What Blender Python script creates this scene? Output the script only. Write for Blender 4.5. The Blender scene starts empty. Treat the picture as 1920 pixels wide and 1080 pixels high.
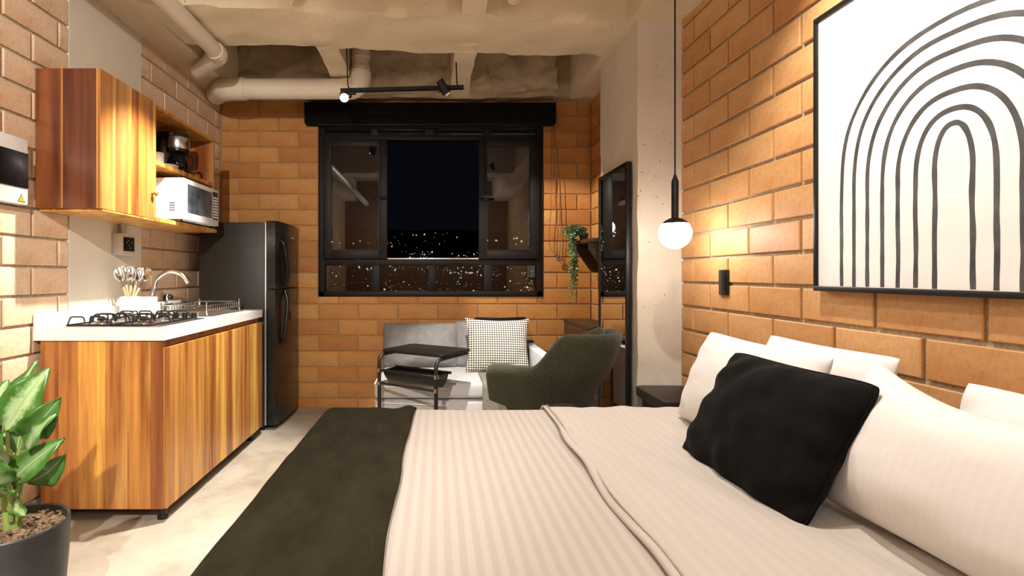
import bpy, bmesh, math, random
from mathutils import Vector, Matrix, noise
random.seed(7)
PI = math.pi
R = math.radians
scene = bpy.context.scene
C = scene.collection

# ------------------------------------------------------------------ camera, world, lights, exposure
CAMZ = 1.153
cam_d = bpy.data.cameras.new('camera')
cam_d.sensor_fit = 'HORIZONTAL'; cam_d.sensor_width = 36.0
cam_d.lens = 36.0 * 1000.0 / 1920.0
cam_d.shift_x = 141.0 / 1920.0
cam_d.shift_y = -25.0 / 1920.0
cam_d.clip_start = 0.02; cam_d.clip_end = 2000
cam = bpy.data.objects.new('camera', cam_d); C.objects.link(cam)
cam.location = (0, 0, CAMZ); cam.rotation_euler = (R(90), 0, 0)
scene.camera = cam

w = bpy.data.worlds.new('night_sky'); scene.world = w; w.use_nodes = True
bg = w.node_tree.nodes['Background']
bg.inputs[0].default_value = (0.006, 0.008, 0.013, 1); bg.inputs[1].default_value = 0.3

vs = scene.view_settings
vs.view_transform = 'Standard'; vs.look = 'None'; vs.gamma = 1.0; vs.use_curve_mapping = False
vs.exposure = 0.0

SOFT = (1.0, 0.94, 0.86)
# track heads: (position, target, watts, full cone deg, blend, colour)
SPOTS = {
    'kitchen':  ((-0.79, 2.78, 2.60), (-1.50, 2.80, 0.86), 500, 64, 0.6, SOFT),
    'cabinet':  ((-0.50, -0.45, 2.42), (-1.60, 2.25, 0.75), 430, 84, 0.6, SOFT),
    'art':      ((0.80, 1.72, 2.60), (1.42, 1.35, 0.85), 120, 118, 0.6, SOFT),
    'sofa':     ((0.125, 2.82, 2.608), (0.28, 3.72, 0.25), 480, 46, 0.5, SOFT),
    'window_a': ((-0.645, 3.72, 2.385), (0.0, 1.2, 0.6), 80, 80, 0.5, SOFT),
    'window_b': ((0.085, 3.76, 2.42), (1.20, 4.42, 0.95), 150, 64, 0.4, SOFT),
    'bed':      ((0.20, 1.62, 2.60), (0.15, 1.75, 0.55), 44, 130, 0.7, SOFT),  # added downlight; its bounce off the bed fills the ceiling
}
def spot_light(name, pos, tgt, watts, cone, blend, col):
    d = bpy.data.lights.new(name, 'SPOT')
    d.energy = watts; d.spot_size = R(cone); d.spot_blend = blend; d.color = col; d.shadow_soft_size = 0.022
    o = bpy.data.objects.new(name, d); C.objects.link(o)
    o.location = pos
    o.rotation_euler = (Vector(tgt) - Vector(pos)).to_track_quat('-Z', 'Y').to_euler()
    return o

# ------------------------------------------------------------------ helpers
def tag(o, label=None, cat=None, group=None, kind=None):
    if label: o['label'] = label
    if cat: o['category'] = cat
    if group: o['group'] = group
    if kind: o['kind'] = kind
    return o

def thing(name, label, cat, loc=(0, 0, 0), group=None):
    o = bpy.data.objects.new(name, None); C.objects.link(o)
    o.location = loc; o.empty_display_size = 0.1
    return tag(o, label, cat, group)

def world_loc(o):
    v = Vector((0, 0, 0))
    while o is not None:
        v = v + o.location + o.matrix_parent_inverse.translation if o.parent else v + o.location
        o = o.parent
    return v

def set_parent(o, p):
    """o's mesh is in world coordinates; parents are never rotated"""
    o.parent = p
    o.matrix_parent_inverse = Matrix.Translation(-world_loc(p))

def obj(name, bm, m, parent=None, smooth=True, angle=38, M=None):
    if M is not None: bm.transform(M)
    bmesh.ops.recalc_face_normals(bm, faces=bm.faces[:])
    me = bpy.data.meshes.new(name); bm.to_mesh(me); bm.free()
    me.materials.append(m)
    if smooth:
        me.shade_smooth(); me.set_sharp_from_angle(angle=R(angle))
    o = bpy.data.objects.new(name, me); C.objects.link(o)
    if parent is not None: set_parent(o, parent)
    return o

def BM(): return bmesh.new()

def box(bm, x0, x1, y0, y1, z0, z1, bev=0.0, seg=2):
    vs_ = [bm.verts.new(p) for p in ((x0,y0,z0),(x1,y0,z0),(x1,y1,z0),(x0,y1,z0),(x0,y0,z1),(x1,y0,z1),(x1,y1,z1),(x0,y1,z1))]
    fs = [bm.faces.new([vs_[i] for i in q]) for q in ((3,2,1,0),(4,5,6,7),(0,1,5,4),(1,2,6,5),(2,3,7,6),(3,0,4,7))]
    if bev > 0:
        es = list({e for f in fs for e in f.edges})
        bmesh.ops.bevel(bm, geom=es, offset=bev, segments=seg, affect='EDGES', profile=0.5)
    return bm

def bx(*a, **k): return box(BM(), *a, **k)

def frames(pts):
    pts = [Vector(p) for p in pts]
    n = len(pts); T = []
    for i in range(n):
        a = pts[max(i-1, 0)]; b = pts[min(i+1, n-1)]
        T.append((b - a).normalized())
    up = Vector((0, 0, 1))
    if abs(T[0].dot(up)) > 0.9: up = Vector((1, 0, 0))
    N = [(up - T[0]*up.dot(T[0])).normalized()]
    for i in range(1, n):
        v = N[-1] - T[i]*N[-1].dot(T[i])
        N.append(v.normalized())
    return pts, T, N

def tube(bm, pts, r, seg=10, cap=True, sy=1.0):
    pts, T, N = frames(pts)
    rings = []
    for i, p in enumerate(pts):
        ri = r[i] if isinstance(r, (list, tuple)) else r
        B = T[i].cross(N[i])
        rings.append([bm.verts.new(p + (N[i]*math.cos(2*PI*k/seg)*sy + B*math.sin(2*PI*k/seg))*ri) for k in range(seg)])
    for a, b in zip(rings, rings[1:]):
        for k in range(seg):
            bm.faces.new((a[k], a[(k+1) % seg], b[(k+1) % seg], b[k]))
    if cap:
        bm.faces.new(rings[0][::-1]); bm.faces.new(rings[-1])
    return bm

def lathe(bm, prof, c=(0, 0, 0), seg=24, axis='z'):
    c = Vector(c); rings = []
    for r, h in prof:
        ring = []
        for k in range(seg):
            a = 2*PI*k/seg
            if axis == 'z': p = Vector((r*math.cos(a), r*math.sin(a), h))
            elif axis == 'x': p = Vector((h, r*math.cos(a), r*math.sin(a)))
            else: p = Vector((r*math.sin(a), h, r*math.cos(a)))
            ring.append(bm.verts.new(c + p))
        rings.append(ring)
    for a, b in zip(rings, rings[1:]):
        for k in range(seg):
            bm.faces.new((a[k], a[(k+1) % seg], b[(k+1) % seg], b[k]))
    bm.faces.new(rings[0][::-1]); bm.faces.new(rings[-1])
    return bm

def bez(pts, n=10):
    """Catmull-Rom through the points"""
    P = [Vector(p) for p in pts]
    P = [P[0]*2 - P[1]] + P + [P[-1]*2 - P[-2]]
    out = []
    for i in range(1, len(P)-2):
        for k in range(n):
            t = k/n
            a, b, c, d = P[i-1], P[i], P[i+1], P[i+2]
            out.append(0.5*((2*b) + (c-a)*t + (2*a-5*b+4*c-d)*t*t + (-a+3*b-3*c+d)*t**3))
    out.append(P[-2]); return out

def rounded(pts, r, n=5):
    """polyline with its inner corners rounded"""
    P = [Vector(p) for p in pts]; out = [P[0]]
    for i in range(1, len(P)-1):
        a = (P[i-1]-P[i]).normalized(); b = (P[i+1]-P[i]).normalized()
        s, e = P[i]+a*r, P[i]+b*r
        for k in range(n+1):
            t = k/n; out.append(s*(1-t)**2 + P[i]*2*t*(1-t) + e*t*t)
    out.append(P[-1]); return out

def prism(bm, poly, lo, hi, axis='z', bev=0.0):
    def P(a, b, h):
        return (a, b, h) if axis == 'z' else ((h, a, b) if axis == 'x' else (a, h, b))
    lo_v = [bm.verts.new(P(a, b, lo)) for a, b in poly]; hi_v = [bm.verts.new(P(a, b, hi)) for a, b in poly]
    fs = [bm.faces.new(lo_v[::-1]), bm.faces.new(hi_v)]
    n = len(poly)
    for i in range(n): fs.append(bm.faces.new((lo_v[i], lo_v[(i+1) % n], hi_v[(i+1) % n], hi_v[i])))
    if bev:
        es = [e for e in set(fs[0].edges) | set(fs[1].edges)]
        bmesh.ops.bevel(bm, geom=es, offset=bev, segments=2, affect='EDGES', profile=0.5)
    return bm

def rrect(a0, a1, b0, b1, r, n=5):
    out = []
    for (ca, cb, st) in ((a1-r, b1-r, 0), (a0+r, b1-r, 90), (a0+r, b0+r, 180), (a1-r, b0+r, 270)):
        for k in range(n+1):
            t = R(st + 90*k/n); out.append((ca+r*math.cos(t), cb+r*math.sin(t)))
    return out

def nz(x, y, z=0.0, s=1.0): return noise.noise(Vector((x*s, y*s, z*s)))

def rough_box(x0, x1, y0, y1, z0, z1, step=0.06, amp=0.012, seed=0, bevel=0.0):
    bm = bmesh.new(); box(bm, x0, x1, y0, y1, z0, z1)
    for ax, lo, hi in ((0, x0, x1), (1, y0, y1), (2, z0, z1)):
        n = max(1, min(60, int((hi-lo)/step)))
        for k in range(1, n):
            co = [0, 0, 0]; no = [0, 0, 0]; co[ax] = lo+(hi-lo)*k/n; no[ax] = 1
            bmesh.ops.bisect_plane(bm, geom=bm.verts[:]+bm.edges[:]+bm.faces[:], plane_co=co, plane_no=no)
    for v in bm.verts:
        p = v.co
        d = Vector((nz(p.x+seed, p.y, p.z, 5), nz(p.x, p.y+seed+9, p.z, 5), nz(p.x+31, p.y, p.z+seed, 5)))
        d += 0.5*Vector((nz(p.x+seed, p.y, p.z, 16), nz(p.x, p.y+seed+9, p.z, 16), nz(p.x+31, p.y, p.z+seed, 16)))
        v.co = p + d*amp
    return bm

# ------------------------------------------------------------------ materials
def newmat(name):
    m = bpy.data.materials.new(name); m.use_nodes = True
    nt = m.node_tree; b = nt.nodes['Principled BSDF']
    return m, nt, b

def N(nt, t, **k):
    n = nt.nodes.new(t)
    for a, v in k.items(): setattr(n, a, v)
    return n

def ramp(nt, fac, stops):
    r = N(nt, 'ShaderNodeValToRGB'); e = r.color_ramp.elements
    while len(e) < len(stops): e.new(0.5)
    for i, (p, c) in enumerate(stops):
        e[i].position = p; e[i].color = (*c, 1) if len(c) == 3 else c
    nt.links.new(fac, r.inputs[0]); return r.outputs[0]

def noise_tex(nt, scale, detail=3, rough=0.55, stretch=None, coord='Object', off=None):
    tc = N(nt, 'ShaderNodeTexCoord'); out = tc.outputs[coord]
    if stretch or off:
        mp = N(nt, 'ShaderNodeMapping')
        if stretch: mp.inputs['Scale'].default_value = stretch
        nt.links.new(out, mp.inputs[0])
        if off is not None: nt.links.new(off, mp.inputs['Location'])
        out = mp.outputs[0]
    t = N(nt, 'ShaderNodeTexNoise'); t.inputs['Scale'].default_value = scale
    t.inputs['Detail'].default_value = detail; t.inputs['Roughness'].default_value = rough
    nt.links.new(out, t.inputs['Vector']); return t.outputs['Fac']

def bump(nt, b, h, strength=0.3, dist=0.01):
    bn = N(nt, 'ShaderNodeBump'); bn.inputs['Strength'].default_value = strength; bn.inputs['Distance'].default_value = dist
    nt.links.new(h, bn.inputs['Height']); nt.links.new(bn.outputs[0], b.inputs['Normal'])

def mixc(nt, a, b_, fac, mode='MIX'):
    m = N(nt, 'ShaderNodeMix', data_type='RGBA', blend_type=mode)
    for sock, v in ((m.inputs[6], a), (m.inputs[7], b_), (m.inputs[0], fac)):
        if hasattr(v, 'is_linked'): nt.links.new(v, sock)
        elif isinstance(v, (tuple, list)): sock.default_value = (*v, 1) if len(v) == 3 else v
        else: sock.default_value = v
    return m.outputs[2]

def pm(name, c1, c2, scale=8, rough=0.5, metal=0.0, bmp=0.0, bscale=None, bdist=0.004, stretch=None, spec=None, coat=0, sheen=0, detail=4):
    m, nt, b = newmat(name)
    f = noise_tex(nt, scale, detail, stretch=stretch)
    nt.links.new(ramp(nt, f, [(0.32, c1), (0.68, c2)]), b.inputs['Base Color'])
    b.inputs['Roughness'].default_value = rough; b.inputs['Metallic'].default_value = metal
    if spec is not None: b.inputs['Specular IOR Level'].default_value = spec
    if coat: b.inputs['Coat Weight'].default_value = coat; b.inputs['Coat Roughness'].default_value = 0.15
    if sheen: b.inputs['Sheen Weight'].default_value = sheen; b.inputs['Sheen Roughness'].default_value = 0.4
    if bmp: bump(nt, b, noise_tex(nt, bscale or scale*4, 4, stretch=stretch), bmp, bdist)
    return m

def brick_mat(name, base, light, dark, rough=0.6):
    m, nt, b = newmat(name)
    oi = N(nt, 'ShaderNodeObjectInfo')
    tone = ramp(nt, oi.outputs['Random'], [(0.0, dark), (0.4, base), (0.75, base), (1.0, light)])
    f = noise_tex(nt, 4.5, 5, 0.6)
    col = mixc(nt, tone, mixc(nt, tone, (0.78, 0.62, 0.5), 1.0, 'MULTIPLY'), ramp(nt, f, [(0.42, (0, 0, 0)), (0.72, (1, 1, 1))]))
    g = noise_tex(nt, 60, 3, 0.6)
    col = mixc(nt, col, mixc(nt, col, (0.80, 0.75, 0.7), 1.0, 'MULTIPLY'), ramp(nt, g, [(0.5, (0, 0, 0)), (0.75, (1, 1, 1))]))
    nt.links.new(col, b.inputs['Base Color'])
    b.inputs['Roughness'].default_value = rough
    b.inputs['Specular IOR Level'].default_value = 0.4
    bump(nt, b, noise_tex(nt, 45, 5, 0.65), 0.25, 0.003)
    return m

def wood_mat(name):
    m, nt, b = newmat(name)
    oi = N(nt, 'ShaderNodeObjectInfo')
    cm = N(nt, 'ShaderNodeVectorMath', operation='SCALE'); cm.inputs[0].default_value = (7, 3, 11)
    nt.links.new(oi.outputs['Random'], cm.inputs['Scale'])
    f1 = noise_tex(nt, 1.0, 5, 0.6, stretch=(20, 20, 0.9), off=cm.outputs[0])
    f2 = noise_tex(nt, 1.0, 3, 0.5, stretch=(6, 6, 0.7), off=cm.outputs[0])
    f3 = noise_tex(nt, 1.0, 3, 0.5, stretch=(160, 160, 4), off=cm.outputs[0])
    g = mixc(nt, (0.26, 0.08, 0.013), (0.70, 0.335, 0.07), ramp(nt, f1, [(0.34, (0, 0, 0)), (0.66, (1, 1, 1))]))
    g = mixc(nt, g, (0.78, 0.46, 0.13), ramp(nt, f2, [(0.52, (0, 0, 0)), (0.70, (0.75, 0.75, 0.75))]))
    g = mixc(nt, g, (0.26, 0.085, 0.018), ramp(nt, f3, [(0.56, (0, 0, 0)), (0.78, (0.5, 0.5, 0.5))]))
    col = mixc(nt, g, oi.outputs['Color'], 1.0, 'MULTIPLY')
    nt.links.new(col, b.inputs['Base Color'])
    b.inputs['Roughness'].default_value = 0.34
    b.inputs['Coat Weight'].default_value = 0.25; b.inputs['Coat Roughness'].default_value = 0.2
    bump(nt, b, f3, 0.06, 0.002)
    return m

M = {}
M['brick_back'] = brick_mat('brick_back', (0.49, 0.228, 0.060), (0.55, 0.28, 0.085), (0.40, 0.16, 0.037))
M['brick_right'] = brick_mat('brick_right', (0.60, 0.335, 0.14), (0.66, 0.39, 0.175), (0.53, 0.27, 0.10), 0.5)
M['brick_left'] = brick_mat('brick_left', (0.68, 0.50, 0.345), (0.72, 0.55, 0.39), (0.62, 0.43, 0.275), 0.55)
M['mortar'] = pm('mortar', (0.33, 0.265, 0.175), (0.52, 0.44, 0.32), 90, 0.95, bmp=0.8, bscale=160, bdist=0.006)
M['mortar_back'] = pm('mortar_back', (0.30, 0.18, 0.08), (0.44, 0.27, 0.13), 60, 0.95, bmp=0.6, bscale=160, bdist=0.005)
def concrete(name, a, b_, pits=True, rough=0.85, bs=0.5):
    m, nt, b = newmat(name)
    f = noise_tex(nt, 3.0, 6, 0.6)
    col = ramp(nt, f, [(0.3, a), (0.7, b_)])
    if pits:
        v = N(nt, 'ShaderNodeTexVoronoi'); v.inputs['Scale'].default_value = 17
        tc = N(nt, 'ShaderNodeTexCoord'); nt.links.new(tc.outputs['Object'], v.inputs['Vector'])
        msk = ramp(nt, v.outputs['Distance'], [(0.05, (1, 1, 1)), (0.11, (0, 0, 0))])
        gate = ramp(nt, noise_tex(nt, 5, 2), [(0.5, (0, 0, 0)), (0.58, (1, 1, 1))])
        mm = mixc(nt, msk, gate, 1.0, 'MULTIPLY')
        col = mixc(nt, col, (0.28, 0.22, 0.15), mm)
    nt.links.new(col, b.inputs['Base Color']); b.inputs['Roughness'].default_value = rough
    bump(nt, b, noise_tex(nt, 26, 7, 0.65), bs, 0.012)
    return m
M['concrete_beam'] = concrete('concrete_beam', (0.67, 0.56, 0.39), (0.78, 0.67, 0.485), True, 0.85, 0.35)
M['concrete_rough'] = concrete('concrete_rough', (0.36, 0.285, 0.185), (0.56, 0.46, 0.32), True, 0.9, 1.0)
M['concrete_column'] = concrete('concrete_column', (0.60, 0.54, 0.45), (0.70, 0.64, 0.55), True, 0.8, 0.3)
M['plaster'] = concrete('plaster', (0.58, 0.52, 0.42), (0.65, 0.59, 0.48), False, 0.8, 0.12)

def floor_mat():
    m, nt, b = newmat('polished_concrete')
    f = noise_tex(nt, 1.6, 8, 0.62); g = noise_tex(nt, 5, 8, 0.7)
    col = ramp(nt, f, [(0.30, (0.24, 0.20, 0.15)), (0.48, (0.40, 0.355, 0.285)), (0.68, (0.49, 0.44, 0.36))])
    col = mixc(nt, col, (0.24, 0.19, 0.13), ramp(nt, g, [(0.52, (0, 0, 0)), (0.75, (0.7, 0.7, 0.7))]))
    nt.links.new(col, b.inputs['Base Color'])
    nt.links.new(ramp(nt, g, [(0.3, (0.28,)*3), (0.7, (0.5,)*3)]), b.inputs['Roughness'])
    bump(nt, b, noise_tex(nt, 20, 5), 0.06, 0.004)
    return m
M['floor'] = floor_mat()
M['wood'] = wood_mat('teak_boards')
M['dark_wood'] = pm('dark_wood', (0.008, 0.0048, 0.0036), (0.018, 0.0105, 0.007), 1.0, 0.42, stretch=(14, 2, 40), bmp=0.05)
M['tray'] = pm('tray_laminate', (0.0055, 0.0036, 0.003), (0.010, 0.0065, 0.005), 1.0, 0.5, stretch=(14, 2, 40), spec=0.25)
M['walnut'] = pm('brown_wood', (0.030, 0.016, 0.009), (0.075, 0.038, 0.018), 1.0, 0.42, stretch=(14, 2, 40), bmp=0.05)
M['counter'] = pm('white_quartz', (0.80, 0.79, 0.76), (0.86, 0.85, 0.83), 30, 0.3)
M['black_metal'] = pm('black_metal', (0.006, 0.0055, 0.005), (0.010, 0.009, 0.008), 30, 0.42, 0.0, spec=0.35)
M['black_plastic'] = pm('black_plastic', (0.005, 0.005, 0.005), (0.009, 0.009, 0.009), 40, 0.3, spec=0.35)
M['window_metal'] = pm('window_metal', (0.007, 0.0048, 0.004), (0.012, 0.0085, 0.007), 12, 0.5, 0.0, spec=0.2)
M['chrome'] = pm('chrome', (0.62, 0.60, 0.57), (0.72, 0.70, 0.67), 20, 0.12, 1.0)
M['steel'] = pm('brushed_steel', (0.42, 0.40, 0.38), (0.60, 0.58, 0.55), 1.0, 0.28, 1.0, stretch=(3, 3, 120))
M['fridge'] = pm('dark_inox', (0.020, 0.0165, 0.013), (0.028, 0.023, 0.018), 14, 0.45, 0.1, spec=0.35)
M['fridge_door'] = pm('dark_inox_door', (0.009, 0.0085, 0.008), (0.015, 0.014, 0.013), 14, 0.26, 0.1, spec=0.35)
M['trim_silver'] = pm('trim_silver', (0.62, 0.6, 0.58), (0.72, 0.7, 0.68), 14, 0.3, 0.6)
M['white_plastic'] = pm('white_plastic', (0.74, 0.73, 0.71), (0.80, 0.79, 0.77), 14, 0.35)
M['ceramic'] = pm('white_ceramic', (0.78, 0.77, 0.74), (0.84, 0.83, 0.80), 14, 0.2)
M['grey_ceramic'] = pm('grey_ceramic', (0.50, 0.49, 0.47), (0.56, 0.55, 0.53), 14, 0.4)
M['towel'] = pm('white_towel', (0.80, 0.79, 0.77), (0.87, 0.86, 0.84), 60, 0.95, bmp=0.5, bscale=200)
M['pvc'] = pm('pvc_pipe', (0.66, 0.57, 0.44), (0.72, 0.63, 0.50), 6, 0.45)
M['art_white'] = pm('canvas_white', (0.74, 0.72, 0.69), (0.80, 0.78, 0.75), 9, 0.45, bmp=0.1, bscale=120)
M['art_ink'] = pm('charcoal_ink', (0.030, 0.029, 0.029), (0.075, 0.072, 0.070), 16, 0.5)
M['black_fabric'] = pm('black_linen', (0.0032, 0.0028, 0.0024), (0.0058, 0.0052, 0.0045), 20, 0.95, bmp=0.5, bscale=260, bdist=0.002, spec=0.1, sheen=0.03)
M['grey_fabric'] = pm('grey_cushion_fabric', (0.15, 0.142, 0.137), (0.19, 0.182, 0.177), 22, 0.9, bmp=0.4, bscale=240, bdist=0.002)
M['sofa_fabric'] = pm('pale_sofa_fabric', (0.38, 0.37, 0.365), (0.44, 0.43, 0.425), 22, 0.9, bmp=0.4, bscale=240, bdist=0.002)
M['piping'] = pm('white_piping', (0.76, 0.74, 0.70), (0.8, 0.78, 0.74), 22, 0.8)
M['olive'] = pm('olive_boucle', (0.024, 0.024, 0.0125), (0.060, 0.058, 0.034), 150, 0.95, spec=0.15, bmp=0.9, bscale=240, bdist=0.004, sheen=0.2)
M['throw'] = pm('dark_olive_gauze', (0.0155, 0.0125, 0.0058), (0.025, 0.0205, 0.0105), 10, 0.95, spec=0.1, bmp=0.9, bscale=26, bdist=0.014, stretch=(1.6, 0.7, 1))
M['knit'] = pm('grey_knit', (0.12, 0.11, 0.085), (0.26, 0.24, 0.19), 130, 0.95, bmp=1.0, bscale=150, bdist=0.006)
M['leather'] = pm('black_leather', (0.004, 0.004, 0.0045), (0.008, 0.008, 0.0085), 60, 0.4, bmp=0.2, spec=0.3)
M['soil'] = pm('bark_chips', (0.10, 0.055, 0.028), (0.42, 0.30, 0.19), 55, 0.95, bmp=1.0, bscale=70, bdist=0.02)
M['pot'] = pm('charcoal_pot', (0.028, 0.027, 0.028), (0.050, 0.048, 0.048), 9, 0.45, bmp=0.1)
M['stem'] = pm('plant_stem', (0.20, 0.32, 0.06), (0.36, 0.44, 0.14), 20, 0.5)
M['ivy'] = pm('ivy_leaves', (0.045, 0.11, 0.03), (0.30, 0.42, 0.22), 45, 0.45)
M['hill'] = pm('night_hillside', (0.004, 0.004, 0.005), (0.008, 0.008, 0.009), 0.05, 0.95)
M['yellow'] = pm('warning_yellow', (0.75, 0.52, 0.02), (0.8, 0.58, 0.03), 20, 0.5)
M['hem'] = pm('sheet_hem', (0.34, 0.27, 0.20), (0.42, 0.34, 0.26), 40, 0.8)
M['cord'] = pm('beaded_cord', (0.10, 0.055, 0.025), (0.16, 0.09, 0.04), 60, 0.6)
M['beige_plastic'] = pm('beige_box', (0.48, 0.42, 0.34), (0.54, 0.48, 0.40), 12, 0.5)
M['wooden_handle'] = pm('pale_wood_handle', (0.55, 0.36, 0.17), (0.65, 0.45, 0.24), 1.0, 0.5, stretch=(60, 60, 4))

def leaf_mat():
    m, nt, b = newmat('variegated_leaf')
    tc = N(nt, 'ShaderNodeUVMap'); sp = N(nt, 'ShaderNodeSeparateXYZ'); nt.links.new(tc.outputs[0], sp.inputs[0])
    oi = N(nt, 'ShaderNodeObjectInfo')
    # pale feathering about the midrib (U = 0..1 across the blade)
    ab = N(nt, 'ShaderNodeMath', operation='SUBTRACT'); nt.links.new(sp.outputs[0], ab.inputs[0]); ab.inputs[1].default_value = 0.5
    a2 = N(nt, 'ShaderNodeMath', operation='ABSOLUTE'); nt.links.new(ab.outputs[0], a2.inputs[0])
    nn = noise_tex(nt, 38, 4, 0.65)
    ad = N(nt, 'ShaderNodeMath', operation='MULTIPLY_ADD'); nt.links.new(nn, ad.inputs[0]); ad.inputs[1].default_value = 0.5; nt.links.new(a2.outputs[0], ad.inputs[2])
    pat = ramp(nt, ad.outputs[0], [(0.36, (1, 1, 1)), (0.56, (0, 0, 0))])
    col = mixc(nt, (0.055, 0.17, 0.025), (0.42, 0.60, 0.30), mixc(nt, pat, oi.outputs['Color'], 1.0, 'MULTIPLY'))
    rib = ramp(nt, a2.outputs[0], [(0.015, (1, 1, 1)), (0.03, (0, 0, 0))])
    col = mixc(nt, col, (0.35, 0.50, 0.18), rib)
    nt.links.new(col, b.inputs['Base Color']); b.inputs['Roughness'].default_value = 0.32
    return m
M['leaf'] = leaf_mat()

def stripe_mat(name, c1, c2, period, rough=0.75, axis=0):
    m, nt, b = newmat(name)
    tc = N(nt, 'ShaderNodeTexCoord'); sp = N(nt, 'ShaderNodeSeparateXYZ'); nt.links.new(tc.outputs['Object'], sp.inputs[0])
    mu = N(nt, 'ShaderNodeMath', operation='MULTIPLY'); nt.links.new(sp.outputs[axis], mu.inputs[0]); mu.inputs[1].default_value = 2*PI/period
    sn = N(nt, 'ShaderNodeMath', operation='SINE'); nt.links.new(mu.outputs[0], sn.inputs[0])
    ma = N(nt, 'ShaderNodeMapRange'); nt.links.new(sn.outputs[0], ma.inputs[0]); ma.inputs[1].default_value = -0.35; ma.inputs[2].default_value = 0.35
    nt.links.new(mixc(nt, c1, c2, ma.outputs[0]), b.inputs['Base Color'])
    b.inputs['Roughness'].default_value = rough; b.inputs['Sheen Weight'].default_value = 0.1
    bump(nt, b, noise_tex(nt, 300, 2), 0.12, 0.002)
    return m
M['duvet'] = stripe_mat('satin_stripe_sheet', (0.405, 0.352, 0.31), (0.455, 0.402, 0.36), 0.032)
M['sheet'] = stripe_mat('turned_down_sheet', (0.455, 0.405, 0.362), (0.475, 0.425, 0.382), 0.032)
M['pillow'] = stripe_mat('pillow_cotton', (0.70, 0.675, 0.65), (0.715, 0.69, 0.665), 0.022)

def weave_mat():
    m, nt, b = newmat('black_white_weave')
    tc = N(nt, 'ShaderNodeTexCoord'); sp = N(nt, 'ShaderNodeSeparateXYZ'); nt.links.new(tc.outputs['Object'], sp.inputs[0])
    outs = []
    for ax in (0, 2):
        mu = N(nt, 'ShaderNodeMath', operation='MULTIPLY'); nt.links.new(sp.outputs[ax], mu.inputs[0]); mu.inputs[1].default_value = 2*PI/0.0178
        sn = N(nt, 'ShaderNodeMath', operation='SINE'); nt.links.new(mu.outputs[0], sn.inputs[0]); outs.append(sn.outputs[0])
    ad = N(nt, 'ShaderNodeMath', operation='ADD'); nt.links.new(outs[0], ad.inputs[0]); nt.links.new(outs[1], ad.inputs[1])
    fac = ramp(nt, ad.outputs[0], [(0.0, (0, 0, 0)), (0.45, (1, 1, 1))])
    nt.links.new(mixc(nt, (0.55, 0.51, 0.44), (0.018, 0.016, 0.014), fac), b.inputs['Base Color'])
    b.inputs['Roughness'].default_value = 0.95; bump(nt, b, ad.outputs[0], 0.5, 0.004)
    return m
M['weave'] = weave_mat()

def glass_mat(name, tint=(1, 1, 1), ior=1.5):
    m, nt, b = newmat(name); nt.nodes.remove(b)
    tr = N(nt, 'ShaderNodeBsdfTransparent'); tr.inputs[0].default_value = (*tint, 1)
    gl = N(nt, 'ShaderNodeBsdfGlossy'); gl.inputs['Roughness'].default_value = 0.0
    gl.inputs['Color'].default_value = (1, 1, 1, 1)
    fr = N(nt, 'ShaderNodeFresnel'); fr.inputs['IOR'].default_value = ior
    mx = N(nt, 'ShaderNodeMixShader'); nt.links.new(fr.outputs[0], mx.inputs[0]); nt.links.new(tr.outputs[0], mx.inputs[1]); nt.links.new(gl.outputs[0], mx.inputs[2])
    nt.links.new(mx.outputs[0], nt.nodes['Material Output'].inputs[0])
    return m
M['glass'] = glass_mat('window_glass', (0.85, 0.87, 0.88), 1.62)
M['mirror'] = pm('mirror_silver', (0.80, 0.80, 0.80), (0.82, 0.82, 0.82), 3, 0.0, 1.0)
M['dark_glass'] = pm('dark_glass', (0.004, 0.004, 0.0045), (0.006, 0.006, 0.007), 3, 0.1, spec=0.25)
M['microwave_glass'] = pm('microwave_glass', (0.03, 0.035, 0.045), (0.12, 0.13, 0.15), 9, 0.15)
def emis(name, col, s):
    m, nt, b = newmat(name)
    b.inputs['Emission Color'].default_value = (*col, 1); b.inputs['Emission Strength'].default_value = s
    b.inputs['Base Color'].default_value = (*col, 1)
    return m
M['globe'] = emis('opal_globe', (1.0, 0.94, 0.86), 36.0)
M['fill_globe_glow'] = emis('fill_globe_glow', (1.0, 0.94, 0.86), 55.0)  # glow of the globes added as fill behind the camera
M['lens'] = emis('lamp_lens', (1.0, 0.95, 0.88), 30.0)
M['city'] = emis('city_lights', (1.0, 0.86, 0.66), 1.0)
for k_ in ('lens', 'city'): M[k_].cycles.emission_sampling = 'NONE'

# ------------------------------------------------------------------ room shell
XL, XR, YB, YF = -1.87, 1.445, 4.61, -1.7
XR2 = 1.335              # the wall beyond the column
ZB = 2.655               # underside of the beams
def struct(name, bm, m, parent=None, **k):
    o = obj(name, bm, m, parent, **k)
    if parent is None: o['kind'] = 'structure'
    return o

struct('floor', bx(XL-0.2, XR+0.3, YF-0.2, YB+0.25, -0.15, 0.0), M['floor'], smooth=False)

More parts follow.
